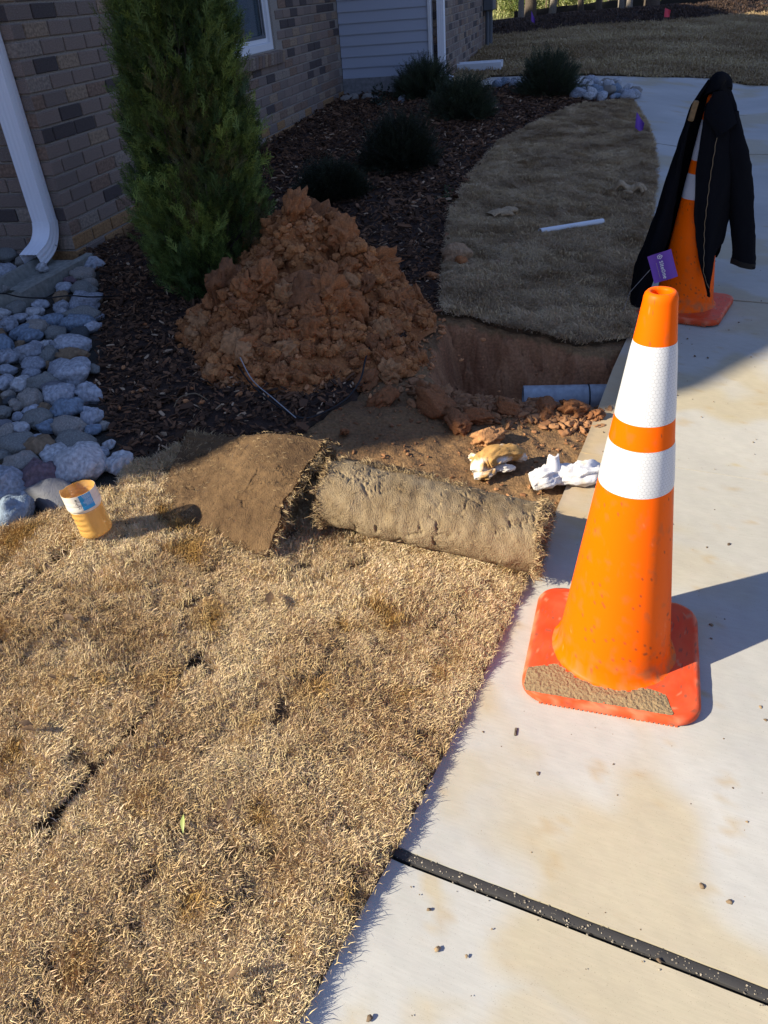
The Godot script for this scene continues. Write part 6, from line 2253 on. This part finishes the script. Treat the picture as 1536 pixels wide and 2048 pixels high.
func curved_bar(a: Acc, a0: float, a1: float, y: float, h: float, r: float) -> void:
	var rows := [[], []]
	for j in 6:
		var an := lerpf(a0, a1, j / 5.0)
		for k in 2: rows[k].append(Vector3(cos(an) * r, y + h * k, sin(an) * r))
	a.grid(rows, false, false)

func cloth_lump(acc: Acc, path: Array, radii: Array, flat: float, sd: float, tone: Callable) -> void:
	# a bunched towel: a wrinkled tube lying on the ground, its ends gathered
	var pts := smooth_line(path)
	var rows := []
	var n := pts.size()
	for k in n:
		var s := float(k) / (n - 1)
		var t: Vector3 = (pts[mini(k + 1, n - 1)] - pts[maxi(k - 1, 0)]).normalized()
		var x := t.cross(Vector3.UP).normalized()
		var y := x.cross(t)
		var f := s * (radii.size() - 1)
		var r: float = lerpf(radii[int(f)], radii[mini(int(f) + 1, radii.size() - 1)], f - int(f))
		var row := []
		for j in 36:
			var an := TAU * j / 36
			var nz := 1.0 + 0.42 * noise_a.get_noise_3d(cos(an) * 1.3 + sd, sin(an) * 1.3, s * 3.4) + 0.20 * noise_a.get_noise_3d(cos(an) * 3.2, sin(an) * 3.2 + sd, s * 6.0) + 0.06 * noise_b.get_noise_3d(cos(an) * 7.0, sin(an) * 7.0 + sd, s * 22.0)
			var p: Vector3 = pts[k] + (x * cos(an) + y * sin(an) * flat) * r * nz
			row.append(p)
		rows.append(row)
	var s0 := acc.V.size()
	acc.grid(rows, true, true)
	for e in [0, n - 1]:
		var m := Vector3.ZERO
		for p in rows[e]: m += p
		m /= 36.0
		for j in 36:
			if e == 0: acc.tri(m, rows[e][j], rows[e][(j + 1) % 36])
			else: acc.tri(m, rows[e][(j + 1) % 36], rows[e][j])
	for k in range(s0, acc.V.size()): acc.C[k] = tone.call(acc.V[k])

func build_rags() -> void:
	var white := func(p: Vector3) -> Color: return mix(Color(0.66, 0.64, 0.64), Color(0.50, 0.38, 0.24), clampf(noise_b.get_noise_3dv(p * 16.0) * 1.6 - 0.25, 0.0, 0.7))
	var stained := func(p: Vector3) -> Color: return mix(Color(0.72, 0.66, 0.58), Color(0.46, 0.255, 0.085), smoothstep(-0.16, 0.16, noise_a.get_noise_3dv(p * 9.0) + (p.y - 0.049 - 0.03) * 4.5))
	var t := thing("white_towel", "white terry towel bunched on the soil at the edge of the walk", "towel", Vector3.ZERO, Basis(), "crumpled towels beside the pit")
	var a := Acc.new()
	cloth_lump(a, [Vector3(0.487, 0.046, -2.086), Vector3(0.525, 0.053, -2.090), Vector3(0.580, 0.048, -2.110), Vector3(0.635, 0.044, -2.102), Vector3(0.688, 0.043, -2.112), Vector3(0.723, 0.035, -2.135)], [0.030, 0.040, 0.036, 0.046, 0.044, 0.030], 0.82, 3.0, white)
	# the corner folded upright in the middle
	var rows := []
	var c: Vector3 = Vector3(0.570, 0.057, -2.091)
	for k in 14:
		var s := k / 13.0
		var row := []
		for j in 12:
			var u := j / 11.0 - 0.5
			row.append(c + Vector3(-0.012 + u * 0.05 * (1.0 - 0.55 * s) + 0.012 * s, s * 0.055, -0.018 - 0.03 * s + 0.022 * cos(u * 2.6) + 0.006 * sin(s * 6.0)))
		rows.append(row)
	var s0 := a.V.size()
	a.shell(rows, 0.006)
	for k in range(s0, a.V.size()): a.C[k] = white.call(a.V[k])
	inst("cloth", a.mesh(), M.terry, t)
	var t2 := thing("stained_towel", "clay-stained white towel arched on the bare earth", "towel", Vector3.ZERO, Basis(), "crumpled towels beside the pit")
	a = Acc.new()
	cloth_lump(a, [Vector3(0.325, 0.062, -2.139), Vector3(0.340, 0.085, -2.163), Vector3(0.375, 0.099, -2.177), Vector3(0.429, 0.096, -2.196), Vector3(0.468, 0.072, -2.220), Vector3(0.485, 0.051, -2.233)], [0.026, 0.038, 0.040, 0.032, 0.028, 0.020], 0.8, 11.0, stained)
	cloth_lump(a, [Vector3(0.310, 0.078, -2.222), Vector3(0.332, 0.083, -2.190), Vector3(0.358, 0.078, -2.171)], [0.012, 0.02, 0.022], 0.8, 15.0, stained)
	cloth_lump(a, [Vector3(0.382, 0.063, -2.161), Vector3(0.414, 0.062, -2.154), Vector3(0.448, 0.048, -2.174)], [0.014, 0.018, 0.009], 0.7, 19.0, stained)
	cloth_lump(a, [Vector3(0.305, 0.062, -2.121), Vector3(0.342, 0.062, -2.121), Vector3(0.370, 0.065, -2.144)], [0.014, 0.022, 0.018], 0.6, 23.0, stained)
	inst("cloth", a.mesh(), M.terry, t2)
